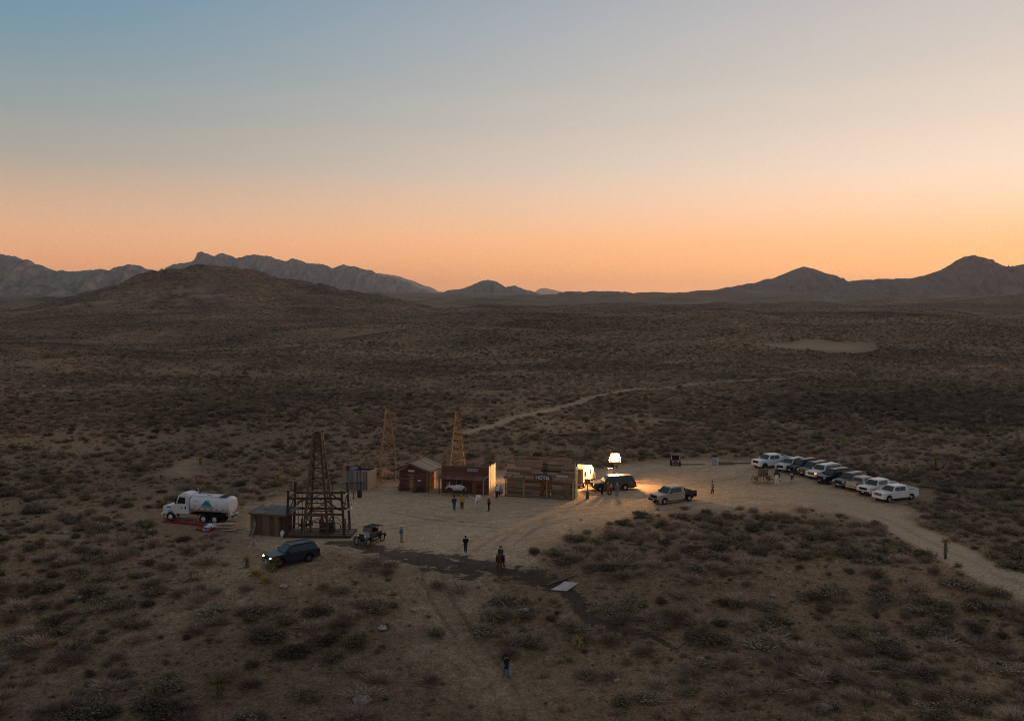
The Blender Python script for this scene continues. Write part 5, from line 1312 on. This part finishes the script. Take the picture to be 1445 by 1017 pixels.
    if sleeve:
        for sh, el, wr in ja:
            k0 = len(T); T += [(*sh, .10), (*el, .082), (*wr, .060)]; Te += [(2, k0), (k0, k0+1), (k0+1, k0+2)]
    skin('jacket', top, e, T, Te, 1)
    Q = [(*P(0, 0, .95), .13)]; Qe = []
    for hp, kn, an, toe in jl:
        k0 = len(Q); Q += [(*hp, .125), (*kn, .095), (*an, .075)]; Qe += [(0, k0), (k0, k0+1), (k0+1, k0+2)]
    skin('trousers', legs, e, Q, Qe)
    for hp, kn, an, toe in jl:
        skin('boot', BOOT, e, [(an[0], an[1], an[2] + .10, .055), (an[0] - .01, an[1], an[2], .055), (toe[0] + .03, toe[1], toe[2] + .01, .042, .05)], [(0, 1), (1, 2)], 1)
    for s in (-1, 1): MB().ball((hb[0] + .088, s*.032, hb[2] + .055), .012, 6, 4).build('eye', BLACK, e)
    MB().ball((hb[0] - .022, 0, hb[2] + .06), (.105, .092, .115), 10, 7).build('hair', hair, e, smooth=True)
    if hat:
        c = (ht[0], 0, ht[2] - .045)
        if hat[0] == 'brim': MB().lathe([(.10, 0), (.20, .015), (.205, .03), (.11, .02), (.10, .10), (.075, .14), (0, .13)], c, n=16).build('hat', hat[1], e, smooth=True)
        else: MB().lathe([(.108, -.02), (.108, .05), (.07, .10), (0, .11)], c, n=12).box((c[0] + .13, 0, c[2] - .005), (.12, .15, .015)).build('cap', hat[1], e, smooth=True)
    if extra: extra(e, hb)
    return e
person((641, 720), 70, 'person in dark jacket and jeans left of the person in yellow', NVY, JEANS, hair=HAIR, arms=('down', 'bend'))
person((652, 719), 95, 'person in a bright yellow jacket facing the cattle', YEL, DKJ, hat=('brim', TAN), arms=('bend', 'bend'), stride=.1)
person((690, 721), 200, 'person in maroon top and black trousers beside the longhorn', MAR, BLK, hair=HAIRG, arms=('bend', 'down'), h=1.8)
person((701, 702.5), 250, 'person in a white shirt standing at the hotel corner', WSH, DKJ, hair=HAIRG)
person((707.3, 699.5), 250, 'person in lavender shirt crouching beside the white bucket', LAV, DKJ, arms=('front', 'front'), pose='crouch', lean=.15, h=2.0)
person((849.5, 698), 60, 'dark-clothed person by the front wheel of the brown SUV', BLK, BLK, hair=HAIR)
person((857.8, 697.5), 0, 'person wrapped in a long brown coat beside the brown SUV', BRN, BRN, coat=.45, h=1.85, hair=HAIR)
person((862, 698.2), 180, 'person in a pink jacket with dark trousers beside the brown SUV', PNK, cloth('brown', (.09, .055, .035)), coat=.1, arms=('bend', 'bend'), h=1.65)
person((871, 699.3), 120, 'person in grey top and light jeans behind the brown SUV', GRY, cloth('light_jeans', (.12, .19, .27)), hair=HAIRG, h=1.72)
person((1005.5, 696.8), 175, 'lone person in grey jacket walking across the open yard', GRY, cloth('rust_brown', (.075, .04, .035)), hair=HAIR, arms=('down', 'bend'), stride=.14, lean=.04)
person((566.5, 765.3), 350, 'person in white hat, denim shirt and tan trousers by the mud', DEN, TAN, hat=('brim', CRM), arms=('down', 'bend'), h=1.82)
person((657, 780), 80, 'person in black jacket seen from behind on the bare slope', BLK, DKJ, hat=('cap', BLK), arms=('bend', 'bend'), stride=.1)
def photographer_gear(e, hb):
    c = MB().box((.30, -.03, 1.55), (.16, .16, .12)).build('camera_body', BLACK, e); MB().cyl((.36, -.03, 1.55), (.60, -.03, 1.56), .05, n=10).build('lens', BLACK, c)
person((714.5, 955), 112, 'person in long black coat and blue jeans alone on the lower slope', BLK, cloth('blue_jeans', (.05, .13, .24)), hat=('brim', BLK), arms=('up', 'up'), coat=.25, stride=.14, h=1.86, extra=photographer_gear)

def quadruped(name, label, cat, px, heading, m, s=1.0, cow=False, base=None, mane=None, walk=.0, turn=0.0, dark=None):
    p = base if base is not None else G(*px); e = empty(name, (p.x, p.y, p.z), R(heading), label, cat); e.scale = (s, s, s)
    if not cow:
        J = [(-.55, 0, 1.27, .25, .30), (-.05, 0, 1.18, .29, .33), (.45, 0, 1.22, .25, .33), (.72, 0, 1.42, .15, .22), (.95, turn*.3, 1.70, .10, .16), (1.10, turn*.5, 1.90, .085, .10), (1.30, turn*.9, 1.76, .085, .10), (1.52, turn*1.2, 1.52, .06, .065)]
        E_ = [(i, i+1) for i in range(7)]
        J += [(1.06, turn*.5 + .07, 2.04, .02), (1.06, turn*.5 - .07, 2.04, .02)]; E_ += [(5, 8), (5, 9)]
    else:
        J = [(-.62, 0, 1.10, .26, .28), (-.1, 0, .98, .31, .36), (.42, 0, 1.02, .27, .36), (.72, 0, 1.12, .18, .22), (.95, turn*.3, 1.18, .14, .16), (1.10, turn*.5, 1.20, .11, .13), (1.28, turn*.8, 1.02, .09, .10), (1.42, turn, .88, .075, .07)]
        E_ = [(i, i+1) for i in range(7)]
        J += [(1.05, turn*.5 + .17, 1.22, .03), (1.05, turn*.5 - .17, 1.22, .03)]; E_ += [(5, 8), (5, 9)]
    b = len(J); J += [(-.80, 0, 1.25, .13, .17) if not cow else (-.86, 0, 1.08, .13, .17)]; E_ += [(0, b)]
    zt = 1.0 if not cow else .86; k = zt
    for q, sy in ((1, .16), (-1, -.16)):
        w = walk*q
        b = len(J); J += [(-.50, sy*.8, 1.06*k, .13), (-.40 + w*.5, sy*1.15, .80*k, .10), (-.72 + w, sy*1.15, .50*k, .058), (-.66 + w*1.3, sy*1.15, .16*k, .044), (-.60 + w*1.3, sy*1.15, .035, .058)]; E_ += [(0, b), (b, b+1), (b+1, b+2), (b+2, b+3), (b+3, b+4)]
        b = len(J); J += [(.46, sy*.8, .98*k, .12), (.42 - w*.4, sy*1.05, .78*k, .09), (.47 - w, sy*1.05, .44*k, .055), (.45 - w*1.3, sy*1.05, .15*k, .042), (.50 - w*1.3, sy*1.05, .035, .055)]; E_ += [(2, b), (b, b+1), (b+1, b+2), (b+2, b+3), (b+3, b+4)]
    skin('body', m, e, J, E_, 1)
    tm = mane or m
    zt = 1.3 if not cow else 1.16
    skin('tail', tm, e, [(-.78, 0, zt, .05), (-.93, 0, zt - .25, .06 if not cow else .03), (-.95, 0, zt - .65, .07 if not cow else .045), (-.93, 0, zt - .82, .03)], [(0, 1), (1, 2), (2, 3)])
    if not cow:
        skin('mane', tm, e, [(.68, 0, 1.64, .03, .06), (.86, turn*.3, 1.84, .03, .07), (1.03, turn*.5, 2.00, .03, .06), (1.16, turn*.6, 1.96, .02, .03)], [(0, 1), (1, 2), (2, 3)])
    else:
        for q in (1, -1):
            skin('horn', mat('horn', (.55, .48, .38), .5), e, [(1.06, turn*.5 + q*.08, 1.31, .06), (1.05, turn*.5 + q*.36, 1.33, .06), (1.08, turn*.5 + q*.66, 1.42, .05), (1.06, turn*.5 + q*.82, 1.62, .02)], [(0, 1), (1, 2), (2, 3)])
    for q in (1, -1): MB().ball((1.19 if cow else 1.17, turn*.7 + q*.085, 1.15 if cow else 1.86), .022, 6, 4).build('eye', BLACK, e)
    return e
def hide(name, a, b, lo, hi, sc_=1.6, legs=None, zsplit=.75):
    m = bpy.data.materials.new(name); m.use_nodes = True; n = m.node_tree.nodes; l = m.node_tree.links; bs = n['Principled BSDF']; bs.inputs['Roughness'].default_value = .8; bs.inputs['Specular IOR Level'].default_value = .2
    t = n.new('ShaderNodeTexCoord'); nz = n.new('ShaderNodeTexNoise'); nz.inputs['Scale'].default_value = sc_; nz.inputs['Detail'].default_value = 2; l.new(t.outputs['Object'], nz.inputs[0])
    cr = n.new('ShaderNodeValToRGB'); e = cr.color_ramp.elements; e[0].position = lo; e[0].color = (*a, 1); e[1].position = hi; e[1].color = (*b, 1); l.new(nz.outputs[0], cr.inputs[0]); out = cr.outputs[0]
    if legs:
        sp = n.new('ShaderNodeSeparateXYZ'); l.new(t.outputs['Object'], sp.inputs[0]); mr = n.new('ShaderNodeMapRange'); mr.inputs[1].default_value = zsplit - .05; mr.inputs[2].default_value = zsplit + .05; l.new(sp.outputs['Z'], mr.inputs[0])
        mx = n.new('ShaderNodeMix'); mx.data_type = 'RGBA'; mx.inputs[6].default_value = (*legs, 1); l.new(mr.outputs[0], mx.inputs[0]); l.new(out, mx.inputs[7]); out = mx.outputs[2]
    l.new(out, bs.inputs['Base Color']); return m
COWW = hide('white_steer_hide', (.58, .55, .52), (.30, .25, .22), .62, .70, 1.4, legs=(.05, .035, .03), zsplit=.72)
COWP = hide('pied_longhorn_hide', (.62, .58, .52), (.10, .05, .03), .60, .64, 1.3)
SORR = hide('sorrel_hide', (.12, .044, .022), (.05, .02, .014), .4, .6); HWH = hide('white_horse_hide', (.62, .60, .57), (.45, .43, .41), .45, .7); PINT = hide('pinto_hide', (.62, .60, .57), (.05, .035, .03), .50, .53, 1.5)
quadruped('cow', 'white steer with dark legs standing before the red-brown store', 'cow', (646, 700), 176, COWW, 1.08, True, turn=.12)
quadruped('longhorn_cow', 'white longhorn facing the camera with wide curved horns', 'cow', (674.5, 717), 262, COWP, 1.12, True)
def saddle(e, s=1.0):
    MB().prism([(-.30, 1.50), (-.34, 1.66), (-.18, 1.56), (.12, 1.55), (.24, 1.68), (.27, 1.52)], -.2, .2, 'y').build('saddle', BOOT, e, bevel=.03)
    MB().prism([(-.4, 1.51), (.3, 1.51), (.28, 1.0), (-.36, 1.0)], -.345, -.315, 'y').prism([(-.4, 1.51), (.3, 1.51), (.28, 1.0), (-.36, 1.0)], .315, .345, 'y').box((-.04, 0, 1.51), (.7, .66, .03)).build('saddle_blanket', cloth('blanket', (.12, .05, .04)), e)
def mounted(px, heading, hname, hlabel, hm, mane, rlabel, top, legs, hat, **kw):
    p = G(*px); q = quadruped(hname, hlabel, 'horse', px, heading, hm, 1.02, mane=mane, walk=.10, **kw); saddle(q)
    a = R(heading); b = Vector((p.x - .04*math.cos(a), p.y - .04*math.sin(a), p.z + 1.60*1.02 - .86))
    return person(None, heading, rlabel, top, legs, hat=hat, arms=('front', 'front'), pose='ride', base=b)
mounted((706.5, 807), 256, 'horse', 'brown horse with rider facing the camera on the muddy track', SORR, SORR, 'rider in dark jacket and dull red hat on the brown horse', cloth('dark_green', (.03, .045, .04)), BLK, ('brim', cloth('red_hat', (.17, .035, .05))))
mounted((1096, 684.5), 75, 'horse', 'white horse walking away beside the barrel wagon', HWH, HWH, 'rider in dark shirt on the white horse next to the wagon', NVY, BLK, ('brim', BLK))
mounted((1117, 681), 72, 'horse', 'black and white pinto horse walking away near the parked SUVs', PINT, BLK, 'rider in black on the pinto horse near the parked SUVs', BLK, BLK, ('brim', BLK))

# ------------------------------------------------------------------ the film lamp behind the brown SUV
def film_lamp():
    p = G(869, 684); p.y += 1.2; p.z = h1(p.x, p.y); e = empty('film_lamp', p, R(0), 'blazing square film lamp on a tall stand behind the brown SUV', 'lamp')
    MB().cyl((0, 0, .5), (0, 0, 2.28), .06, n=10).cyl((0, 0, 2.28), (0, 0, 2.88), .035, n=8).build('mast', STEEL, e)
    for k in range(3):
        a = k*2.094 + .4; MB().beam((0, 0, 1.2), (math.cos(a)*1.1, math.sin(a)*1.1, .02), .05).build('leg', STEEL, e)
    hd = MB().box((0, .17, 3.53), (1.2, .10, 1.12)).box((0, 0, 2.93), (1.24, .36, .05)).box((0, 0, 4.13), (1.24, .36, .05)).build('head', TRIM, e)
    MB().cyl((-.78, 0, 2.88), (-.78, 0, 3.58), .03, n=6).cyl((.78, 0, 2.88), (.78, 0, 3.58), .03, n=6).cyl((-.78, 0, 2.88), (.78, 0, 2.88), .03, n=6).build('yoke', STEEL, hd)
    gl = mat('glowing_bulb', (1.0, .55, .20), .5, emit=LAMP_L)
    for ix in (-1, 0, 1):      # bank of nine open bulbs
        for iz in (-1, 0, 1): MB().ball((ix*.34, -.06, 3.53 + iz*.32), (.155, .13, .155), 10, 7).build('bulb', gl, e, smooth=True)
    # the bare lamp head turned along the street
    sp = bpy.data.objects.new('lamp_beam', bpy.data.lights.new('lamp_beam', 'SPOT')); COL.objects.link(sp); sp.parent = e
    sp.location = (-.95, -.15, 3.5); sp.data.energy = LAMP_W; sp.data.color = (1.0, .56, .22); sp.data.spot_size = R(80); sp.data.spot_blend = .6; sp.data.shadow_soft_size = .3
    d = Vector((-1.0, -.34, -.13)); sp.rotation_euler = d.to_track_quat('-Z', 'Y').to_euler()
    c = empty('equipment_cart', local(e, -.6, -.5), 0, 'tall equipment cart with pale case behind the brown SUV', 'cart')
    MB().box((0, 0, .55), (.8, .5, .7)).build('case', DKMETAL, c); MB().box((-.1, 0, 1.6), (.62, .4, 1.1)).build('upper_case', mat('pale_case', (.45, .42, .38), .6), c)
    for x in (-.35, .35): MB().cyl((x, -.28, .12), (x, -.20, .12), .12, n=10).build('wheel', TYRE, c)
    return e
LAMP_L = 1050.0; LAMP_W = 24000.0
film_lamp()

def signpost():
    p = G(829, 703.5); e = empty('signpost', p, R(-20), 'wooden signpost with square board at the hotel corner', 'sign')
    piece('post', WOOD, e, (0, 0, 0), (0, 0, 2.1), .12); piece('board', WOODO, e, (-.36, -.08, 2.2), (.36, -.08, 2.2), .05, .62); piece('collar', WOODD, e, (0, 0, 0), (0, 0, .95), .34, .3)
signpost()
def bucket(px, label, m):
    e = empty('bucket', G(*px), 0, label, 'bucket')
    MB().lathe([(0, 0), (.13, 0), (.165, .36), (.15, .36), (.12, .02), (0, .02)], n=14).build('pail', m, e, smooth=True); MB().tube([(-.16, 0, .34), (-.1, -.08, .24), (.1, -.08, .24), (.16, 0, .34)], .008, 5).build('handle', STEEL, e)
bucket((709.3, 700.5), 'white bucket on the ground beside the crouching person', WHITE)
def jerrycan():
    e = empty('plastic_drum', G(398.5, 757.5), 0, 'white plastic drum at the corner of the pump shed', 'drum')
    MB().lathe([(0, 0), (.2, 0), (.21, .5), (.1, .66), (.07, .66), (.07, .74), (0, .74)], n=14).build('body', WHITE, e, smooth=True); MB().tube([(.2, 0, .45), (.26, 0, .55), (.12, 0, .66)], .02).build('handle', WHITE, e)
jerrycan()
e = empty('marker_stake', G(396, 768), 0, 'short pale stake in the ground below the pump shed', 'stake'); piece('stake', WOODP, e, (0, 0, -.1), (.03, 0, .5), .06, .04); piece('ribbon', WHITE, e, (.03, 0, .42), (.15, .02, .36), .05, .01)

def tripod():
    p = G(358.3, 773.5); e = empty('light_stand', p, 0, 'thin white-legged tripod stand with tilted grey flag', 'stand')
    AL = mat('bare_alloy', (.62, .60, .60), .4, .5)
    for x, y in ((-.62, 0), (.66, .05), (.05, .7)): MB().beam((0, 0, .98), (x, y, 0), .045).build('leg', AL, e)
    MB().cyl((0, 0, .2), (0, 0, 2.3), .025, n=6).build('pole', DKMETAL, e); MB().box((.0, 0, .42), (.22, .05, .10)).build('weight_bag', mat('orange_tag', (.55, .15, .02), .7), e)
    piece('flag', WOODG, e, (-.1, 0, 1.5), (.18, 0, 2.65), .22, .03, up=(0, 1, 0)); piece('arm', DKMETAL, e, (-.1, 0, 2.28), (.32, 0, 2.28), .03)
tripod()

# red lattice girders lying in front of the tank truck, and the heap of boards and bags
def girder(pa, pb, label):
    a, b = G(*pa), G(*pb); e = empty('lattice_girder', (a.x, a.y, a.z), math.atan2(b.y - a.y, b.x - a.x), label, 'girder', 'red girders lying on the ground'); w = (b - a).length
    RD = mat('red_oxide_paint', (.25, .02, .026), .6); dz = b.z - a.z
    for y, z in ((0, .06), (.42, .06), (.21, .40)): MB().cyl((0, y, z), (w, y, z + dz), .045, n=6).build('chord', RD, e)
    n = int(w/.5)
    for i in range(n):
        x0, x1 = i*w/n, (i+1)*w/n; z0, z1 = dz*i/n, dz*(i+1)/n
        piece('lacing', RD, e, (x0, 0, .06 + z0), (x1, .21, .40 + z1), .03); piece('lacing', RD, e, (x0, .42, .06 + z0), (x1, .21, .40 + z1), .03); piece('lacing', RD, e, (x0, 0, .06 + z0), (x1, .42, .06 + z1), .03)
girder((230, 736.5), (298, 744), 'long red lattice girder lying in front of the tank truck wheels'); girder((274, 748), (299, 751.5), 'short red lattice girder lying nearer than the long one')
def heap():
    c = G(321, 748); r = random.Random(5)
    for i in range(12):
        a = R(r.uniform(-22, 14)); e = empty('loose_board', (c.x + r.uniform(-.9, 1.2), c.y + r.uniform(-.7, .8), c.z + .05 + .055*i), a, 'pale loose board in the heap behind the truck, %s' % ('lowest' if i == 0 else 'topmost' if i == 11 else '%s from the ground' % ('second third fourth fifth sixth seventh eighth ninth tenth eleventh'.split()[i - 1])), 'board', 'boards in the heap')
        piece('plank', WOODP if i % 3 else WOODG, e, (-r.uniform(.6, 1.3), 0, 0), (r.uniform(.6, 1.3), 0, r.uniform(-.05, .08)), r.uniform(.14, .3), .05)
    BL = hide('blue_white_wrap', (.62, .62, .62), (.03, .12, .20), .52, .56, 2.2)
    e = empty('wrapped_bundle', (c.x - 1.95, c.y + .25, c.z), .5, 'white and blue wrapped bundle at the rear wheels of the tank truck', 'bundle')
    MB().ball((0, 0, .34), (.72, .42, .36), 14, 9).build('wrap', BL, e, smooth=True); MB().ball((-.5, -.5, .22), (.36, .3, .24), 10, 7).build('loose_end', BL, e, smooth=True)
heap()

# boards and sheet on the muddy slope
def sheet():
    a = G(794, 827); e = empty('pale_sheet', (a.x, a.y, a.z), R(14), 'pale flat sheet lying beside the muddy track', 'sheet')
    P = [(-1.25, -.35), (.1, -.95), (.55, -.62), (1.55, .05), (.35, .65), (-.3, .15)]
    mb = MB().prism(P, 0, .05, 'z'); mb.v = [(x, y, z + h1(a.x + x*math.cos(.244) - y*math.sin(.244), a.y + x*math.sin(.244) + y*math.cos(.244)) - a.z + .03) for x, y, z in mb.v]
    mb.build('panel', mat('pale_panel', (.50, .44, .42), .7, noise=(2, (.40, .35, .33), .4, .7)), e)
    for i, (p, q) in enumerate((((772, 826), (815, 812)), ((776, 822.5), (806, 814)))):
        u, v = G(*p), G(*q); b = empty('long_board', (0, 0, 0), 0, 'long grey board lying behind the pale sheet, ' + ('the longer one' if i == 0 else 'the shorter one'), 'board', 'long boards by the sheet'); piece('plank', WOODG, b, (u.x, u.y, u.z + .08), (v.x, v.y, v.z + .16), .22, .06)
sheet()
def tumbleweed():
    p = G(713, 818); me = shrub_mesh('grass', 260, 4242); o = link('grass_clump', me); o.location = p; o.scale = (1.5, 1.2, .95); tag(o, 'round straw-yellow grass clump at the brown horse\'s feet', 'grass')
tumbleweed()
def brush_pile():
    p = G(716, 852); e = empty('brush_pile', p, 0, 'dark heap of dead branches on the muddy slope', 'brush pile'); r = random.Random(3)
    for i in range(70):
        x = r.gauss(0, 1.0); y = r.gauss(0, .5); a = r.uniform(0, 3.14); ln = r.uniform(.5, 1.3); z = max(.05, .55 - abs(x)*.3 + r.uniform(-.2, .15))
        piece('branch', WOODD if i % 4 else WOODG, e, (x - math.cos(a)*ln/2, y - math.sin(a)*ln/2, z*.4), (x + math.cos(a)*ln/2, y + math.sin(a)*ln/2, z + r.uniform(0, .3)), r.uniform(.03, .06))
brush_pile()

# lumber and boxes by the scrub edge
def lumber(px, ln, ang, n, label, m):
    p = G(*px); r = random.Random(int(px[0]))
    e = empty('lumber_stack', p, R(ang), label, 'lumber')
    for i in range(n): piece('board', m if i % 3 else WOODG, e, (r.uniform(-.3, .1) - ln/2, (i % 3)*.28 - .28 + r.uniform(-.04, .04), .06 + (i//3)*.07), (ln/2 + r.uniform(-.3, .3), (i % 3)*.28 - .28 + r.uniform(-.06, .06), .07 + (i//3)*.07), .24, .055)
lumber((976, 655), 3.6, 4, 6, 'short stack of pale lumber beside the utility buggy', WOODP)
lumber((1024, 655), 2.4, 2, 15, 'dark heap of stacked lumber right of the blue-grey cabinet', WOODD)
lumber((1046, 653.5), 3.6, 3, 7, 'long pale lumber stack near the far white pickup', WOODP)
e = empty('cabinet', G(1008, 656), R(10), 'blue-grey upright cabinet standing alone at the scrub edge', 'cabinet')
MB().box((0, 0, .55), (.62, .55, 1.1)).build('case', mat('blue_grey_case', (.24, .29, .34), .6), e, bevel=.03); d = MB().box((0, -.285, .55), (.54, .02, 1.0)).build('door', mat('blue_grey_door', (.28, .33, .38), .6), e); MB().box((.2, -.31, .6), (.03, .03, .2)).build('handle', STEEL, d); MB().box((.48, .05, .5), (.16, .4, 1.0)).build('side_panel', WHITE, e)

# freight wagon with three barrels
def wagon():
    p = G(1075.5, 681.5); e = empty('freight_wagon', p, R(6), 'flat wooden freight wagon carrying barrels beside the white horse', 'wagon')
    bd = MB().box((0, 0, .98), (2.3, 1.35, .06)).build('bed', WOODD, e)
    for i in range(5): piece('plank', WOODG, bd, (-1.2, -.56 + i*.28, 1.03), (1.2, -.56 + i*.28, 1.03), .26, .05)
    YW = mat('yellow_wheel_paint', (.30, .24, .07), .7)
    for x, s in ((-.85, -1), (-.85, 1), (.85, -1), (.85, 1)):
        t = MB().lathe([(.46, -.035), (.46, .035), (.39, .035), (.39, -.035), (.46, -.035)], (x, s*.72, .46), 'y', 20).build('wheel', YW, e)
        for i in range(8): piece('spoke', YW, t, (x, s*.72, .46), (x + .41*math.cos(i*.785), s*.72, .46 + .41*math.sin(i*.785)), .035)
    for x in (-.85, .85): piece('axle', WOODD, e, (x, -.75, .46), (x, .75, .46), .08); piece('bolster', WOODD, e, (x, -.5, .72), (x, .5, .72), .12, .46)
    piece('tongue', WOODD, e, (1.0, 0, .6), (2.6, 0, .25), .09)
    for i, (x, y, l) in enumerate(((-.35, -.2, 'olive-brown barrel at the open end of the freight wagon'), (.3, -.25, 'olive-brown barrel in the middle of the freight wagon'), (.62, .3, 'reddish barrel at the back of the freight wagon'))):
        barrel('barrel', local(e, x, y, 1.06), l, [WOOD, WOOD, RUST][i], .31, .92, 'barrels on the freight wagon')
wagon()

# ------------------------------------------------------------------ single yuccas and rocks that show
YK = [(310, 982, 1, 2.0, 'big rosette yucca on the bottom slope'), (1334, 788, 4, 1.25, 'trunked yucca standing at the edge of the dirt road'), (386, 806, 1, 1.7, 'yucca right before the dark blue SUV bonnet'), (362, 812, 0, 1.9, 'spiky yucca clump below the dark blue SUV'),
      (349, 800, 1, 1.3, 'small yucca left of the dark blue SUV'), (376, 822, 0, 1.7, 'low yucca in front of the clump below the dark blue SUV'), (545, 885, 0, 1.2, 'yellowish yucca right of the pale rock on the slope'), (513, 915, 2, 1.1, 'short trunked yucca on the lower slope'), (697, 880, 1, 1.4, 'yucca in the dark scrub below the brush pile'),
      (727, 882, 1, 1.2, 'yucca right of another in the dark scrub below the brush pile'), (805, 895, 1, 1.4, 'yucca at the lower end of the muddy track'), (815, 915, 1, 1.3, 'yucca just below the end of the muddy track'), (1155, 785, 0, 1.5, 'yellow yucca among scrub right of the yard edge'), (1170, 790, 0, 1.3, 'low yucca beside the yellow one at the yard edge'),
      (1330, 822, 0, 1.3, 'yucca below the trunked yucca by the road'), (1352, 800, 0, 1.3, 'low green yucca left of the road bend'), (1400, 790, 3, 1.1, 'forked yucca beyond the dirt road'), (1355, 718, 0, 1.6, 'yellow yucca above the dirt road near the pickups'), (313, 650, 2, 1.3, 'tall yucca beyond the tank truck'), (283, 655, 1, 1.5, 'bushy yucca beside the bare patch'),
      (392, 683, 2, 1.2, 'yucca left of the large derrick'), (517, 655, 2, 1.0, 'yucca behind the grey shack sign'), (695, 650, 1, 1.5, 'dense yucca behind the store'), (583, 625, 1, 1.4, 'yucca between the back derricks'), (760, 622, 2, 1.2, 'yucca on the scrub behind the hotel'), (1010, 622, 1, 1.4, 'yucca on the scrub beyond the buggy'), (1190, 625, 1, 1.5, 'yucca beyond the parked SUVs'), (1320, 660, 2, 1.3, 'yucca right of the parked row'), (190, 640, 1, 1.4, 'yucca on the scrub left of the bare patch'), (95, 680, 1, 1.5, 'yucca at the left in the scrub'), (60, 770, 1, 1.2, 'yucca among rocks at the left edge')]
for px, py, v, s, lb in YK:
    p = G(px, py); e = empty('yucca', (p.x, p.y, p.z - .04), rnd.uniform(0, 6), lb, 'yucca', 'yuccas'); e.scale = (s, s, s)
    link('blades', YUC[v][0], None, e)
    if YUC[v][1]: link('trunk', YUC[v][1], None, e)
ROCK = mat('pale_rock', (.34, .29, .25), .9, var=.25, noise=(3, (.22, .18, .15), .4, .65), bump=.6)
RM = []
for k in range(4):
    rnd.seed(60 + k); mb = MB().ball((0, 0, .25), (.5, .42, .32), 9, 6); mb.v = [(x*rnd.uniform(.8, 1.2), y*rnd.uniform(.8, 1.2), max(-.1, z*rnd.uniform(.75, 1.2))) for x, y, z in mb.v]
    m0 = mb.mesh('rock'); m0.materials.append(ROCK); RM.append(m0)
RK = [(510, 990, 1.3, 'flat pale rock at the bottom below the lower slope'), (540, 887, .9, 'pale rock beside the yellowish yucca'), (115, 843, .7, 'pale rock on the brown slope'), (41, 859, .6, 'small tan rock near the left edge'), (279, 882, .6, 'pale rock on the slope below the shed'), (92, 752, .8, 'pale rock in the scrub at the left'), (130, 772, .7, 'rock below the scrub left of the tank truck'),
      (400, 828, .8, 'rock under the yuccas by the dark blue SUV'), (340, 800, .5, 'white rock left of the yuccas'), (1166, 998, .9, 'pale rock at the bottom among dark scrub'), (1130, 915, .6, 'small rock on the lower right slope'), (740, 862, .9, 'grey rock at the end of the brush pile'), (820, 733, .5, 'white rock at the yard edge'), (960, 668, .4, 'small pale rock in the open yard'), (1090, 840, .6, 'rock on the right slope'), (300, 755, .5, 'tan rock below the red girders'),
      (395, 690, .5, 'tan rock left of the derrick frame'), (213, 748, .6, 'rock left of the tank truck'), (990, 930, .6, 'rock among bushes on the lower slope'), (870, 960, .6, 'rock right of the person in the long coat')]
for i, (px, py, s, lb) in enumerate(RK):
    p = G(px, py); o = bpy.data.objects.new('rock', RM[i % 4]); COL.objects.link(o); o.location = (p.x, p.y, p.z - .05); o.scale = (s*1.2, s, s*.7); o.rotation_euler = (0, 0, i*1.7); tag(o, lb, 'rock', 'pale rocks on the slope')

# ------------------------------------------------------------------ haze: one box of even, pale air round everything
hb = MB().box((0, 8000, 195), (40000, 34000, 510)).build('haze', None)
hm = bpy.data.materials.new('haze'); hm.use_nodes = True
hn = hm.node_tree.nodes; hn.remove(hn['Principled BSDF'])
pv = hn.new('ShaderNodeVolumePrincipled'); pv.inputs['Color'].default_value = (.88, .90, .96, 1); pv.inputs['Density'].default_value = 4.5e-5
pv.inputs['Anisotropy'].default_value = .55
hm.node_tree.links.new(pv.outputs[0], hn['Material Output'].inputs['Volume'])
hb.data.materials.append(hm)
tag(hb, 'thin dusk haze over the far mountains', 'haze', kind='stuff')
